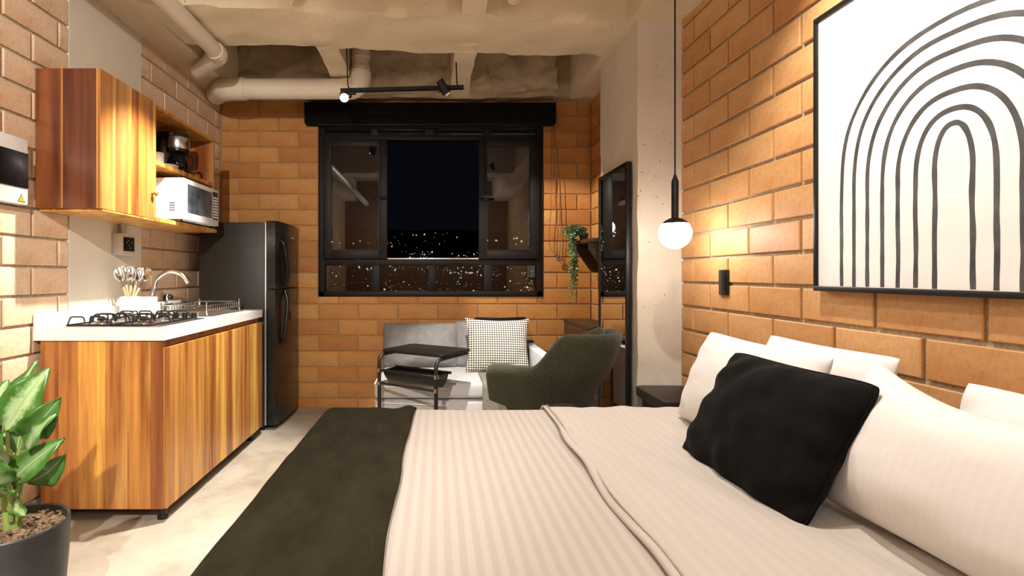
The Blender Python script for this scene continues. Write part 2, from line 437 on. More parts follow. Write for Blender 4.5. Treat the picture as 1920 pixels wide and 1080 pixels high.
BR_MESH = {}
def brick_mesh(L, H, D, ch, m):
    key = (round(L, 3), round(H, 3), m.name)
    if key in BR_MESH: return BR_MESH[key]
    L, H = key[0], key[1]
    bm = bmesh.new()
    def ring(a, b, y): return [bm.verts.new(p) for p in ((-a, y, -b), (a, y, -b), (a, y, b), (-a, y, b))]
    r0 = ring(L/2, H/2, D); r1 = ring(L/2, H/2, ch); r2 = ring(L/2-ch*1.2, H/2-ch*1.2, 0)
    for a, b in ((r0, r1), (r1, r2)):
        for k in range(4): bm.faces.new((a[k], a[(k+1) % 4], b[(k+1) % 4], b[k]))
    bm.faces.new(r2)
    bmesh.ops.recalc_face_normals(bm, faces=bm.faces[:])
    # make sure the front looks along -y
    bm.faces.ensure_lookup_table()
    if bm.faces[-1].normal.y > 0: bmesh.ops.reverse_faces(bm, faces=bm.faces[:])
    me = bpy.data.meshes.new('brick'); bm.to_mesh(me); bm.free(); me.materials.append(m)
    BR_MESH[key] = me; return me

def brick_wall(parent, m, place, rot, a0, a1, ztop, zref, ph, aref, pl, joint, holes, proud, jit=0.0015):
    """courses of half-bonded bricks; place(a, z, d) gives the face point, holes = [(a0, a1, z0, z1)]"""
    n = 0
    k0 = math.floor((0-zref)/ph)
    k = k0
    while zref + k*ph < ztop - 0.02:
        zb, zt = max(0.0, zref+k*ph+joint/2), min(ztop, zref+(k+1)*ph-joint/2)
        if zt - zb < 0.03: k += 1; continue
        off = aref + (pl/2 if k % 2 else 0)
        i = math.floor((a0-off)/pl)
        while off + i*pl < a1:
            b0, b1 = max(a0, off+i*pl+joint/2), min(a1, off+(i+1)*pl-joint/2)
            i += 1
            segs = [(b0, b1, zb, zt)]
            for h in holes:
                out = []
                for (p, q, r, s) in segs:
                    if q <= h[0] or p >= h[1] or s <= h[2] or r >= h[3]: out.append((p, q, r, s)); continue
                    if p < h[0]: out.append((p, h[0]-0.002, r, s))
                    if q > h[1]: out.append((h[1]+0.002, q, r, s))
                    pm0, pm1 = max(p, h[0]), min(q, h[1])
                    if r < h[2]-0.02: out.append((pm0, pm1, r, h[2]))
                    if s > h[3]+0.02: out.append((pm0, pm1, h[3], s))
                segs = out
            for (p, q, r, s) in segs:
                if q-p < 0.02 or s-r < 0.015: continue
                L = round((q-p)/0.005)*0.005; H = round((s-r)/0.0025)*0.0025
                o = bpy.data.objects.new('brick', brick_mesh(L, H, 0.03, 0.003, m)); C.objects.link(o)
                o.location = place((p+q)/2, (r+s)/2, random.uniform(-jit, jit))
                o.rotation_euler = (0, random.uniform(-0.002, 0.002), rot)
                o.parent = parent; n += 1
        k += 1
    return n

# window opening
WX0, WX1, WZ0, WZ1 = -1.023, 0.917, 0.964, 2.452
bm = BM(); yb0, yb1 = YB+0.009, YB+0.16
box(bm, XL-0.2, WX0, yb0, yb1, 0, 3.1); box(bm, WX1, XR+0.3, yb0, yb1, 0, 3.1)
box(bm, WX0, WX1, yb0, yb1, 0, WZ0); box(bm, WX0, WX1, yb0, yb1, WZ1, 3.1)
wall_back = struct('wall_back', bm, M['mortar_back'], smooth=False)
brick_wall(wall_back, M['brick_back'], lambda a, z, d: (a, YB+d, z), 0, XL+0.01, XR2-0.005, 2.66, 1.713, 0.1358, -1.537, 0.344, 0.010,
           [(WX0, WX1, WZ0, WZ1)], 0)

wall_left = struct('wall_left', bx(XL-0.2, XL-0.012, YF-0.2, YB+0.01, 0, 3.1), M['mortar'], smooth=False)
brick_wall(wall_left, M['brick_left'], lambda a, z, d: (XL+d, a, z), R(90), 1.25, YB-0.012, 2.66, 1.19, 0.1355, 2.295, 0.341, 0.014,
           [(2.71, 3.375, -1, 4)], 0)
struct('concrete_pillar', rough_box(XL-0.02, XL+0.002, 2.712, 3.372, 0, 2.66, 0.09, 0.002, 4), M['plaster'], wall_left)

wall_right = struct('wall_right', bx(XR+0.013, XR+0.2, YF-0.2, 3.3, 0, 3.1), M['mortar'], smooth=False)
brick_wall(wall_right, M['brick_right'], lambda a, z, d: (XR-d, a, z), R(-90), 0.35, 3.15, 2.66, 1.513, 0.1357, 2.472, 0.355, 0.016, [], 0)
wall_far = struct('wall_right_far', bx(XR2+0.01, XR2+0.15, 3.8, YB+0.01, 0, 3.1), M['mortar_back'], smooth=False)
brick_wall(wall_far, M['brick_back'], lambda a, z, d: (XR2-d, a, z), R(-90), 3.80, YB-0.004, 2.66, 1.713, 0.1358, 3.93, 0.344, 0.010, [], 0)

def brick_tex_mat(name, c, mo, horiz):
    m, nt, b = newmat(name)
    tc = N(nt, 'ShaderNodeTexCoord'); sp = N(nt, 'ShaderNodeSeparateXYZ'); nt.links.new(tc.outputs['Object'], sp.inputs[0])
    cb = N(nt, 'ShaderNodeCombineXYZ'); nt.links.new(sp.outputs[horiz], cb.inputs[0]); nt.links.new(sp.outputs[2], cb.inputs[1])
    t = N(nt, 'ShaderNodeTexBrick'); nt.links.new(cb.outputs[0], t.inputs['Vector'])
    t.inputs['Scale'].default_value = 1.0; t.inputs['Brick Width'].default_value = 0.345; t.inputs['Row Height'].default_value = 0.1355
    t.inputs['Mortar Size'].default_value = 0.006
    t.inputs['Color1'].default_value = (*c, 1); t.inputs['Color2'].default_value = (c[0]*0.9, c[1]*0.85, c[2]*0.8, 1); t.inputs['Mortar'].default_value = (*mo, 1)
    nt.links.new(t.outputs['Color'], b.inputs['Base Color']); b.inputs['Roughness'].default_value = 0.7
    bump(nt, b, t.outputs['Fac'], -0.5, 0.006)
    return m
struct('brick_field', bx(XL-0.02, XL, YF, 1.245, 0, 2.66), brick_tex_mat('brick_field_left', (0.60, 0.39, 0.23), (0.32, 0.27, 0.19), 1), wall_left, smooth=False)
struct('brick_field', bx(XR, XR+0.02, YF, 0.345, 0, 2.66), brick_tex_mat('brick_field_right', (0.62, 0.36, 0.165), (0.32, 0.27, 0.19), 1), wall_right, smooth=False)
struct('wall_front', bx(XL-0.2, XR+0.2, YF-0.2, YF, 0, 3.1), brick_tex_mat('brick_field_front', (0.22, 0.12, 0.055), (0.15, 0.12, 0.08), 0), smooth=False)

# ceiling: slab with beams and ribs below it
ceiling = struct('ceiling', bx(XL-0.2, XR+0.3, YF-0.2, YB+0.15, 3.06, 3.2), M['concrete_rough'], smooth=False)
def beam(name, bm, m): return struct(name, bm, m, ceiling, angle=80)
b1 = rough_box(XL, XR, 3.06, 3.58, ZB, 3.06, 0.055, 0.020, 3)
for v in b1.verts: v.co.y += (v.co.x-(-0.2))*0.075
beam('cross_beam', b1, M['concrete_beam'])
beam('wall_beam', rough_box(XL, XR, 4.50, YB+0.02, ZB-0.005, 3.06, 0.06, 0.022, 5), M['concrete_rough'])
beam('edge_beam', rough_box(1.13, XR+0.1, YF, YB, ZB-0.003, 3.06, 0.08, 0.012, 8), M['concrete_beam'])
beam('edge_beam', rough_box(XL-0.1, -1.64, YF, YB, ZB-0.003, 3.06, 0.08, 0.014, 12), M['concrete_beam'])
beam('rib', rough_box(-0.80, -0.655, 3.5, 4.55, ZB+0.004, 3.06, 0.05, 0.018, 15), M['concrete_beam'])
beam('rib', rough_box(0.12, 0.265, 3.5, 4.55, ZB+0.004, 3.06, 0.05, 0.012, 17), M['concrete_beam'])
beam('rib', rough_box(0.145, 0.275, YF, 3.15, ZB+0.004, 3.06, 0.06, 0.012, 19), M['concrete_beam'])
beam('cross_beam', rough_box(XL, XR, 0.9, 1.3, ZB, 3.06, 0.08, 0.014, 23), M['concrete_beam'])
# rough block fill standing in the far coffers
for (x0, x1, sd) in ((-1.64, -0.80, 31), (-0.655, 0.12, 37), (0.265, 0.98, 41)):
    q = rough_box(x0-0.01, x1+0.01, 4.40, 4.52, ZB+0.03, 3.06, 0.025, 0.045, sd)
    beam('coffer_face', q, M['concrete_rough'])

col = struct('wall_column', rough_box(1.186, XR+0.05, 3.15, 3.863, 0, 2.70, 0.045, 0.006, 2), M['concrete_column'], angle=80)

# ------------------------------------------------------------------ window
win = bpy.data.objects.new('window_1', None); C.objects.link(win); win.location = ((WX0+WX1)/2, YB, WZ0)
tag(win, 'dark brown metal window with open middle and small lower panes', kind='structure')
fy0, fy1 = YB-0.012, YB+0.075
bm = BM()
box(bm, WX0, WX0+0.055, fy0, fy1, WZ0, WZ1, 0.004); box(bm, WX1-0.055, WX1, fy0, fy1, WZ0, WZ1, 0.004)
box(bm, WX0, WX1, fy0, fy1, WZ0, WZ0+0.045, 0.004); box(bm, WX0, WX1, fy0, fy1, WZ1-0.03, WZ1, 0.004)
box(bm, WX0, WX1, fy0+0.002, fy1, 1.233, 1.285, 0.004); box(bm, WX0, WX1, fy0+0.004, fy1, 2.315, 2.36, 0.004)
obj('window_frame', bm, M['window_metal'], win)
for (a, b) in ((-0.562, -0.493), (-0.074, -0.009), (0.406, 0.475)):
    obj('mullion', bx(a, b, fy0+0.003, fy1, WZ0+0.04, 1.24, 0.003), M['window_metal'], win)
for (a, b) in ((-0.57, -0.51), (-0.10, -0.02), (0.41, 0.47)):
    obj('mullion', bx(a, b, fy0+0.006, fy1, 2.355, WZ1-0.02, 0.003), M['window_metal'], win)
for (a, b) in ((-0.968, -0.562), (-0.493, -0.074), (-0.009, 0.406), (0.475, 0.862)):
    obj('pane', bx(a, b, YB+0.035, YB+0.041, WZ0+0.045, 1.233), M['glass'], win)
for (a, b) in ((-0.968, -0.57), (-0.51, -0.10), (-0.02, 0.41), (0.47, 0.862)):
    obj('pane', bx(a, b, YB+0.035, YB+0.041, 2.36, 2.422), M['glass'], win)
for (a, b, pa, pb, hx) in ((-0.980, -0.424, -0.908, -0.500, -0.505), (0.360, 0.882, 0.429, 0.802, 0.42)):
    bm = BM(); s0, s1 = YB-0.035, YB-0.002
    z0, z1, p0, p1 = 1.288, 2.318, 1.365, 2.255
    box(bm, a, pa, s0, s1, z0, z1, 0.005); box(bm, pb, b, s0, s1, z0, z1, 0.005)
    box(bm, pa-0.005, pb+0.005, s0+0.001, s1, z0, p0, 0.005); box(bm, pa-0.005, pb+0.005, s0+0.001, s1, p1, z1, 0.005)
    sash = obj('sash', bm, M['window_metal'], win)
    obj('pane', bx(pa-0.004, pb+0.004, YB-0.02, YB-0.014, p0-0.004, p1+0.004), M['glass'], sash)
    bm = BM(); box(bm, hx-0.02, hx+0.02, s0-0.02, s0+0.002, 1.79, 1.83, 0.004)
    tube(bm, [(hx-0.055, s0-0.025, 1.815), (hx+0.075, s0-0.03, 1.81)], 0.011, 8)
    obj('latch', bm, M['black_metal'], sash)
    bm = BM()
    for (q0, q1, q2, q3) in ((pa-0.006, pa+0.004, p0, p1), (pb-0.004, pb+0.006, p0, p1), (pa, pb, p0-0.006, p0+0.004)):
        box(bm, q0, q1, s0-0.002, s0+0.004, q2, q3)
    obj('glazing_bead', bm, M['beige_plastic'] if False else M['window_metal'], sash)
obj('sill_track', bx(-0.424, 0.36, fy0-0.006, fy1, 1.285, 1.297, 0.002), M['trim_silver'], win)

# roller blind in its housing, with the bead cords
bl = thing('roller_blind', 'black roller blind housing above the window', 'blind', (-0.06, 4.52, 2.43))
obj('housing', bx(-1.105, 0.995, 4.475, YB-0.004, 2.43, 2.602, 0.01), M['black_fabric'], bl)
obj('bottom_rail', bx(-1.0, 0.90, 4.51, 4.55, 2.418, 2.432, 0.003), M['window_metal'], bl)
for x in (-1.112, 0.996): obj('end_cap', bx(x, x+0.006, 4.47, YB-0.004, 2.425, 2.606, 0.003), M['black_plastic'], bl)
for (xs, zs) in ((( 0.985, 0.98, 0.975, 0.962, 0.985, 1.045), (2.43, 2.1, 1.7, 1.45, 1.36, 1.30)), ((1.0, 1.008, 1.02, 1.035, 1.03, 1.047), (2.43, 2.0, 1.7, 1.5, 1.38, 1.30)),
                ((1.005, 1.04, 1.055, 1.06, 1.052, 1.05), (2.43, 2.05, 1.75, 1.5, 1.36, 1.30))):
    obj('bead_cord', tube(BM(), bez([(x, 4.56, z) for x, z in zip(xs, zs)], 8), 0.0026, 6), M['cord'], bl)
bm = BM()
for k in range(7):
    a = k*0.9; tube(bm, bez([(1.047, 4.56, 1.305), (1.047+0.03*math.cos(a), 4.555, 1.29+0.022*math.sin(a)), (1.05+0.012*math.cos(a+1), 4.55, 1.275)], 4), 0.003, 5)
obj('cord_knot', bm, M['cord'], bl)

# night hills and the lights of the city
bm = BM(); nx_, ny_ = 60, 14; gv = []
def hill_z(x, y):
    t = (y-140)/300
    return -26 + 64*max(0, t)**0.9 + 5*nz(x*0.012, y*0.012, 3) + 4*nz(x*0.03, 2, 1)*max(0, t)
for j in range(ny_+1):
    row = []
    for i in range(nx_+1):
        y = 140 + 300*j/ny_; x = (-1 + 2*i/nx_)*y*1.4
        row.append(bm.verts.new((x, y, hill_z(x, y))))
    gv.append(row)
for j in range(ny_):
    for i in range(nx_): bm.faces.new((gv[j][i], gv[j][i+1], gv[j+1][i+1], gv[j+1][i]))
hill = obj('hillside', bm, M['hill']); tag(hill, 'dark night hillside far beyond the window', 'hillside', kind='structure')
bm = BM(); rl = random.Random(3)
for k in range(4200):
    y = 145 + 270*rl.random()**1.0; x = rl.uniform(-1, 1)*y*0.5
    t = (y-140)/300
    if nz(x*0.03, y*0.03, 7) < -0.05 + 0.25*t and rl.random() < 0.75: continue
    if t > 0.62 and rl.random() < 0.8: continue
    z = hill_z(x, y) + 0.8; s = (0.08 + 0.28*rl.random()**4)*y/260
    box(bm, x-s, x+s, y-s, y+s, z-s, z+s)
cl = obj('city_lights', bm, M['city'], smooth=False); tag(cl, 'scattered warm city lights on the dark hillside outside', 'city lights', kind='stuff')

# ------------------------------------------------------------------ pipes on the ceiling
p1 = thing('drain_pipe', 'slim cream pipe running under the beams above the kitchen', 'pipe', (-1.43, 3.0, 2.6))
obj('straight_run', tube(BM(), [(-1.43, YF+0.05, 2.598), (-1.43, 3.47, 2.598)], 0.05, 20), M['pvc'], p1)
obj('elbow', tube(BM(), bez([(-1.43, 3.43, 2.598), (-1.43, 3.50, 2.598), (-1.465, 3.55, 2.598), (-1.52, 3.605, 2.598)], 6), 0.057, 20), M['pvc'], p1)
obj('branch', tube(BM(), [(-1.50, 3.585, 2.598), (-1.70, 3.80, 2.598)], 0.05, 20), M['pvc'], p1)
p2 = thing('soil_pipe', 'thick cream horizontal pipe in front of the back wall', 'pipe', (-1.1, 4.07, 2.57))
obj('straight_run', tube(BM(), [(-1.52, 4.07, 2.57), (-0.70, 4.07, 2.57)], 0.076, 24), M['pvc'], p2)
obj('elbow', tube(BM(), bez([(-1.46, 4.07, 2.57), (-1.55, 4.07, 2.57), (-1.62, 4.095, 2.575), (-1.67, 4.155, 2.585)], 7), 0.084, 24), M['pvc'], p2)
obj('wall_stub', tube(BM(), [(-1.66, 4.14, 2.583), (-1.79, 4.33, 2.612)], 0.078, 24), M['pvc'], p2)
obj('elbow', tube(BM(), bez([(-0.72, 4.07, 2.57), (-0.64, 4.07, 2.575), (-0.59, 4.07, 2.62), (-0.58, 4.07, 2.70)], 7), 0.08, 24), M['pvc'], p2)
obj('riser', tube(BM(), [(-0.58, 4.07, 2.66), (-0.58, 4.07, 3.06)], 0.066, 24), M['pvc'], p2)
for z in (2.72, 2.80): obj('coupling_ring', tube(BM(), [(-0.58, 4.07, z), (-0.58, 4.07, z+0.012)], 0.0715, 24), M['pvc'], p2)
cd = obj('conduit', tube(BM(), [(-1.60, 3.72, 2.66), (-1.60, 3.72, 3.06)], 0.022, 12), M['pvc']); tag(cd, 'thin upright conduit in the ceiling recess above the kitchen', 'conduit')
p3 = obj('pipe_stub', lathe(BM(), [(0.022, 0.0), (0.034, 0.012), (0.037, 0.04), (0.037, 0.40)], (0.425, 2.95, 2.655), 18), M['pvc']); tag(p3, 'short cream pipe stub hanging from the ceiling at the top edge', 'pipe')

# ------------------------------------------------------------------ track lights
def head(name_thing, key, L=0.11, r=0.027, stem_to=None, lens=True):
    pos, tgt = Vector(SPOTS[key][0]), Vector(SPOTS[key][1])
    d = (tgt-pos).normalized()
    f = pos - d*0.004                     # front rim just behind the light
    o = obj('lamp_head', tube(BM(), [f-d*L, f-d*(L-0.006), f-d*0.03, f-d*0.0135], [r*0.9, r, r, r], 20), M['black_metal'], name_thing)
    bmr = BM()
    # open rim
    a = tube(bmr, [f-d*0.0135, f], r, 20, cap=False)
    obj('lamp_rim', bmr, M['trim_silver'], o)
    obj('lens', tube(BM(), [f-d*0.0125, f-d*0.010], r*0.93, 20), M['lens'], o)
    return o, f - d*L*0.5
for k_, v_ in SPOTS.items(): spot_light('spot_'+k_, *v_)

tr = thing('track_light', 'black track with two spot heads in front of the window', 'track light', (-0.24, 3.8, 2.475))
ya, yb_ = 3.83, 3.76
bm = BM(); prism(bm, [(-0.69, ya-0.017), (0.19, yb_-0.017), (0.19, yb_+0.017), (-0.69, ya+0.017)], 2.462, 2.486, 'z')
obj('rail', bm, M['black_metal'], tr)
for (x, z0) in ((-0.62, 2.475), (0.155, 2.475)):
    obj('suspension_cable', tube(BM(), bez([(x, 3.785, z0), (x-0.012, 3.785, 2.52), (x-0.02, 3.785, 2.8), (x-0.02, 3.785, 3.06)], 6), 0.0045, 6), M['black_metal'], tr)
for key, ax, w_ in (('window_a', -0.62, 0.08), ('window_b', 0.045, 0.06)):
    o, mid = head(tr, key, 0.075 if key == 'window_a' else 0.115, 0.03 if key == 'window_a' else 0.027)
    y_ = ya + (ax+0.69)/0.88*(yb_-ya)
    bm = BM(); box(bm, ax-w_/2, ax+w_/2, y_-0.014, y_+0.014, 2.446, 2.464, 0.003)
    tube(bm, bez([(ax, y_, 2.45), (ax, y_, 2.425), mid], 5), 0.007, 8)
    obj('bracket', bm, M['black_metal'], tr)

def long_track(label, xa, y0, y1, z, keys, cat='track light'):
    t = thing('track_light', label, cat, (xa, (y0+y1)/2, z))
    obj('rail', bx(xa-0.017, xa+0.017, y0, y1, z-0.012, z+0.012, 0.002), M['black_metal'], t)
    for y in (y0+0.1, y1-0.1): obj('suspension_cable', tube(BM(), [(xa, y, z), (xa, y, 3.06)], 0.004, 6), M['black_metal'], t)
    for key in keys:
        o, mid = head(t, key)
        yy = min(max(mid.y, y0+0.04), y1-0.04)
        bm = BM(); box(bm, xa-0.014, xa+0.014, yy-0.04, yy+0.04, z-0.028, z-0.011, 0.003)
        tube(bm, [(xa, yy, z-0.02), (mid.x, mid.y, mid.z)], 0.007, 8)
        obj('bracket', bm, M['black_metal'], t)
    return t
t = thing('track_light', 'black ceiling track with spot heads for kitchen and sofa', 'track light', (-0.3, 2.76, 2.735))
obj('rail', bx(-0.98, 0.36, 2.743, 2.777, 2.723, 2.747, 0.002), M['black_metal'], t)
for x in (-0.9, 0.28): obj('suspension_cable', tube(BM(), [(x, 2.76, 2.74), (x, 2.76, 3.06)], 0.004, 6), M['black_metal'], t)
for key in ('kitchen', 'sofa'):
    o, mid = head(t, key)
    bm = BM(); box(bm, mid.x-0.04, mid.x+0.04, 2.746, 2.774, 2.707, 2.724, 0.003)
    tube(bm, [(mid.x, 2.76, 2.715), mid], 0.007, 8)
    obj('bracket', bm, M['black_metal'], t)
long_track('unseen black ceiling track above the framed arch print with an added bed fill head', 0.55, 1.35, 2.1, 2.735, ['art', 'bed'])  # out of view; art head follows the frame's shadow, bed head is added fill
long_track('unseen black ceiling track near the entrance', -0.45, -1.3, -0.3, 2.56, ['cabinet'])  # track added out of view, its spot placed by the plant's cast shadow
def fill_globe(x, y, z, r, label):  # opal globes added out of view for soft fill light
    t = thing('fill_globe', label, 'pendant lamp', (x, y, z), 'added opal fill globes behind the camera')
    obj('globe', lathe(BM(), [(r*math.sin(PI*k/24)+1e-4, -r*math.cos(PI*k/24)) for k in range(25)], (x, y, z), 32), M['fill_globe_glow'], t)
    obj('cable', tube(BM(), [(x, y, z+r-0.002), (x, y, 3.06)], 0.004, 8), M['black_metal'], t)
fill_globe(0.55, -0.70, 2.05, 0.13, 'added white opal fill globe behind the camera on the bed side')
fill_globe(-0.95, -0.95, 2.05, 0.13, 'added white opal fill globe behind the camera on the kitchen side')

# ------------------------------------------------------------------ kitchen
def tone(k): return (k, k*k*0.55+k*0.45, k*0.7+0.3*k*k, 1)
TONES = [1.0, 0.86, 1.12, 0.95, 0.78, 1.08, 0.9]
def board_panel(parent, axis, edges, lo, hi, z0, z1, tones, flip=False):
    """glued-up boards standing side by side: axis 'x' panel faces -y (edges are x), 'y' panel faces +x (edges are y)"""
    for i in range(len(edges)-1):
        a, b = edges[i]+0.0003, edges[i+1]-0.0003
        bm = bx(a, b, lo, hi, z0, z1, 0.0008, 1) if axis == 'x' else bx(lo, hi, a, b, z0, z1, 0.0008, 1)
        o = obj('board', bm, M['wood'], parent, smooth=False)
        o.color = tone(tones[i % len(tones)])
def edges_rand(a, b, n, seed):
    rr = random.Random(seed); ws = [rr.uniform(0.6, 1.5) for _ in range(n)]; t = sum(ws); out = [a]
    for w_ in ws: out.append(out[-1]+(b-a)*w_/t)
    out[-1] = b; return out

KY0, KY1 = 2.482, 3.845
KX0, KX1 = -1.845, -1.275
kc = thing('base_cabinet', 'teak kitchen base cabinet with two doors under the white worktop', 'cabinet', (-1.56, 3.16, 0))
bm = BM()
for q_ in ((KX0+0.001, KX1-0.021, KY0+0.023, KY1-0.003, 0.062, 0.08), (KX0+0.001, KX0+0.012, KY0+0.023, KY1-0.003, 0.081, 0.846), (KX0+0.013, KX1-0.021, KY1-0.02, KY1-0.003, 0.081, 0.846), (KX0+0.013, KX1-0.021, 2.93, 2.948, 0.081, 0.846)): box(bm, *q_)
body = obj('body', bm, M['wood'], kc, smooth=False); body.color = tone(0.42)
sp = obj('side_panel', bx(KX0, KX1-0.001, KY0+0.008, KY0+0.022, 0.062, 0.846), M['wood'], kc, smooth=False); sp.color = tone(0.8)
board_panel(sp, 'x', [-1.845, -1.762, -1.672, -1.585, -1.543, -1.44, -1.332, -1.275], KY0, KY0+0.0075, 0.061, 0.846, [0.74, 0.84, 1.12, 1.28, 0.88, 0.98, 0.55])
for (a, b, n, sd) in ((2.486, 2.95, 5, 3), (2.956, 3.845, 8, 8)):
    d = obj('door', bx(KX1-0.004, KX1+0.006, a, b, 0.063, 0.812), M['wood'], kc, smooth=False); d.color = tone(0.8)
    rr = random.Random(sd)
    board_panel(d, 'y', edges_rand(a, b, n, sd), KX1+0.0065, KX1+0.0165, 0.062, 0.813, [rr.uniform(0.68, 1.25) for _ in range(n)])
rec = obj('finger_rail', bx(KX1-0.03, KX1-0.012, KY0+0.02, KY1, 0.80, 0.846), M['wood'], kc, smooth=False); rec.color = tone(0.45)
for (x, y) in ((-1.30, 2.53), (-1.30, 3.72), (-1.78, 2.53), (-1.78, 3.72)):
    obj('leg', lathe(BM(), [(0.024, 0), (0.024, 0.012), (0.019, 0.018), (0.019, 0.063)], (x, y, 0), 16), M['black_plastic'], kc)

wt = thing('worktop', 'white quartz worktop with upstand on the teak base cabinet', 'worktop', (-1.56, 3.16, 0.848))
SX0, SX1, SY0, SY1 = -1.70, -1.36, 3.20, 3.74      # sink cut-out
bm = BM(); tx0, tx1, ty0, ty1 = XL+0.003, -1.262, 2.466, 3.858
for (a, b, c, d) in ((tx0, SX0, ty0, ty1), (SX1, tx1, ty0, ty1), (SX0, SX1, ty0, SY0), (SX0, SX1, SY1, ty1)):
    box(bm, a, b, c, d, 0.848, 0.900)
bmesh.ops.remove_doubles(bm, verts=bm.verts[:], dist=0.0001)
obj('slab', bm, M['counter'], wt, smooth=False)
obj('upstand', bx(tx0, tx0+0.02, ty0, ty1, 0.9, 0.972, 0.002), M['counter'], wt)
# sink
sk = thing('sink', 'brushed steel sink set into the white worktop', 'sink', (-1.53, 3.47, 0.9))
bm = BM(); bm2 = BM()
pts0 = rrect(SX0-0.012, SX1+0.012, SY0-0.012, SY1+0.012, 0.03); pts1 = rrect(SX0+0.012, SX1-0.012, SY0+0.012, SY1-0.012, 0.03)
r0 = [bm.verts.new((a, b, 0.9025)) for a, b in pts0]; r1 = [bm.verts.new((a, b, 0.9025)) for a, b in pts1]
r2 = [bm.verts.new((a, b, 0.74)) for a, b in rrect(SX0+0.02, SX1-0.02, SY0+0.02, SY1-0.02, 0.03)]; rz = [bm.verts.new((a, b, 0.9003)) for a, b in pts0]
n = len(r0)
for a, b in ((rz, r0), (r0, r1), (r1, r2)):
    for k in range(n): bm.faces.new((a[k], a[(k+1) % n], b[(k+1) % n], b[k]))
bm.faces.new(r2)
obj('basin', bm, M['steel'], sk)
obj('drain', lathe(BM(), [(0.03, 0), (0.032, 0.004), (0.02, 0.006)], (-1.53, 3.47, 0.741), 18), M['chrome'], sk)

tap = thing('tap', 'chrome gooseneck tap behind the sink', 'tap', (-1.74, 3.30, 0.9))
obj('spout', tube(BM(), bez([(-1.76, 3.30, 0.90), (-1.76, 3.30, 1.02), (-1.735, 3.30, 1.12), (-1.665, 3.31, 1.172), (-1.60, 3.32, 1.16), (-1.562, 3.325, 1.125)], 8), 0.0135, 14), M['chrome'], tap)
obj('aerator', tube(BM(), [(-1.568, 3.324, 1.135), (-1.548, 3.328, 1.10)], 0.0165, 14), M['chrome'], tap)
obj('base', lathe(BM(), [(0.03, 0), (0.03, 0.008), (0.021, 0.016), (0.019, 0.05)], (-1.76, 3.30, 0.9), 18), M['chrome'], tap)
bm = BM(); lathe(bm, [(0.018, 0), (0.017, 0.04), (0.021, 0.046), (0.021, 0.058)], (-1.735, 3.39, 0.9), 16); tube(bm, [(-1.735, 3.39, 0.955), (-1.70, 3.43, 0.968)], 0.007, 8)
obj('lever', bm, M['chrome'], tap)
kn = thing('wall_valve', 'dark oval stop valve knob on the wall behind the tap', 'valve', (XL+0.05, 3.62, 0.98))
bm = BM(); lathe(bm, [(0.012, 0), (0.016, 0.004), (0.024, 0.02), (0.024, 0.04), (0.016, 0.055), (0.006, 0.058)], (XL+0.018, 3.62, 1.0), 16, 'x'); obj('knob', bm, M['black_plastic'], kn)
bm = BM(); lathe(bm, [(0.026, 0), (0.026, 0.010)], (XL+0.045, 3.62, 1.0), 16, 'x'); obj('band', bm, M['trim_silver'], kn)
obj('stem', tube(BM(), [(XL, 3.62, 1.0), (XL+0.03, 3.62, 1.0)], 0.009, 10), M['chrome'], kn)

# gas hob
hob = thing('gas_hob', 'steel gas hob with dark wire pan grates on the worktop', 'hob', (-1.56, 2.80, 0.9))
HX0, HX1, HY0, HY1 = -1.775, -1.315, 2.515, 3.03
obj('plate', bx(HX0, HX1, HY0, HY1, 0.9002, 0.909, 0.004), M['steel'], hob)
burn = [(-1.66, 2.65), (-1.45, 2.65), (-1.66, 2.87), (-1.46, 2.85)]
for i, (x, y) in enumerate(burn):
    bn = obj('burner', lathe(BM(), [(0.045, 0), (0.045, 0.006), (0.032, 0.01), (0.032, 0.018), (0.026, 0.021)], (x, y, 0.909), 22), M['chrome'], hob)
    obj('cap', lathe(BM(), [(0.024, 0), (0.026, 0.002), (0.026, 0.006), (0.018, 0.009)], (x, y, 0.9305), 20), M['black_metal'], bn)
for (gx0, gx1) in ((-1.755, -1.565), (-1.555, -1.36)):
    bm = BM(); z0, z1 = 0.913, 0.952; r = 0.0040
    y0, y1 = HY0+0.02, HY0+0.43
    for (a, b) in (((gx0, y0), (gx1, y0)), ((gx0, y1), (gx1, y1)), ((gx0, y0), (gx0, y1)), ((gx1, y0), (gx1, y1))):
        tube(bm, [(*a, z0), (*b, z0)], r, 7)
    for y in (y0+0.002, (y0+y1)/2-0.02, (y0+y1)/2+0.02, y1-0.002):
        tube(bm, rounded([(gx0, y, z0), (gx0+0.012, y, z1), (gx0+0.075, y, z1), (gx0+0.08, y, z0+0.015)], 0.012), r, 7)
        tube(bm, rounded([(gx1, y, z0), (gx1-0.012, y, z1), (gx1-0.075, y, z1), (gx1-0.08, y, z0+0.015)], 0.012), r, 7)
    for yc in (2.65, 2.86):
        for s in (-1, 1):
            xm = (gx0+gx1)/2
            tube(bm, rounded([(xm, yc+s*0.10, z0), (xm, yc+s*0.095, z1), (xm, yc+s*0.03, z1)], 0.012), r, 7)
    for (x, y) in ((gx0, y0), (gx1, y0), (gx0, y1), (gx1, y1)): lathe(bm, [(0.007, 0), (0.007, 0.008)], (x, y, 0.9085), 8)
    obj('pan_grate', bm, M['black_metal'], hob)
for (x, y) in ((-1.36, 2.985), (-1.41, 2.985), (-1.46, 2.985), (-1.51, 2.985)):
    obj('knob', lathe(BM(), [(0.019, 0), (0.019, 0.004), (0.015, 0.006), (0.014, 0.03), (0.011, 0.033)], (x, y, 0.909), 16), M['black_plastic'], hob)

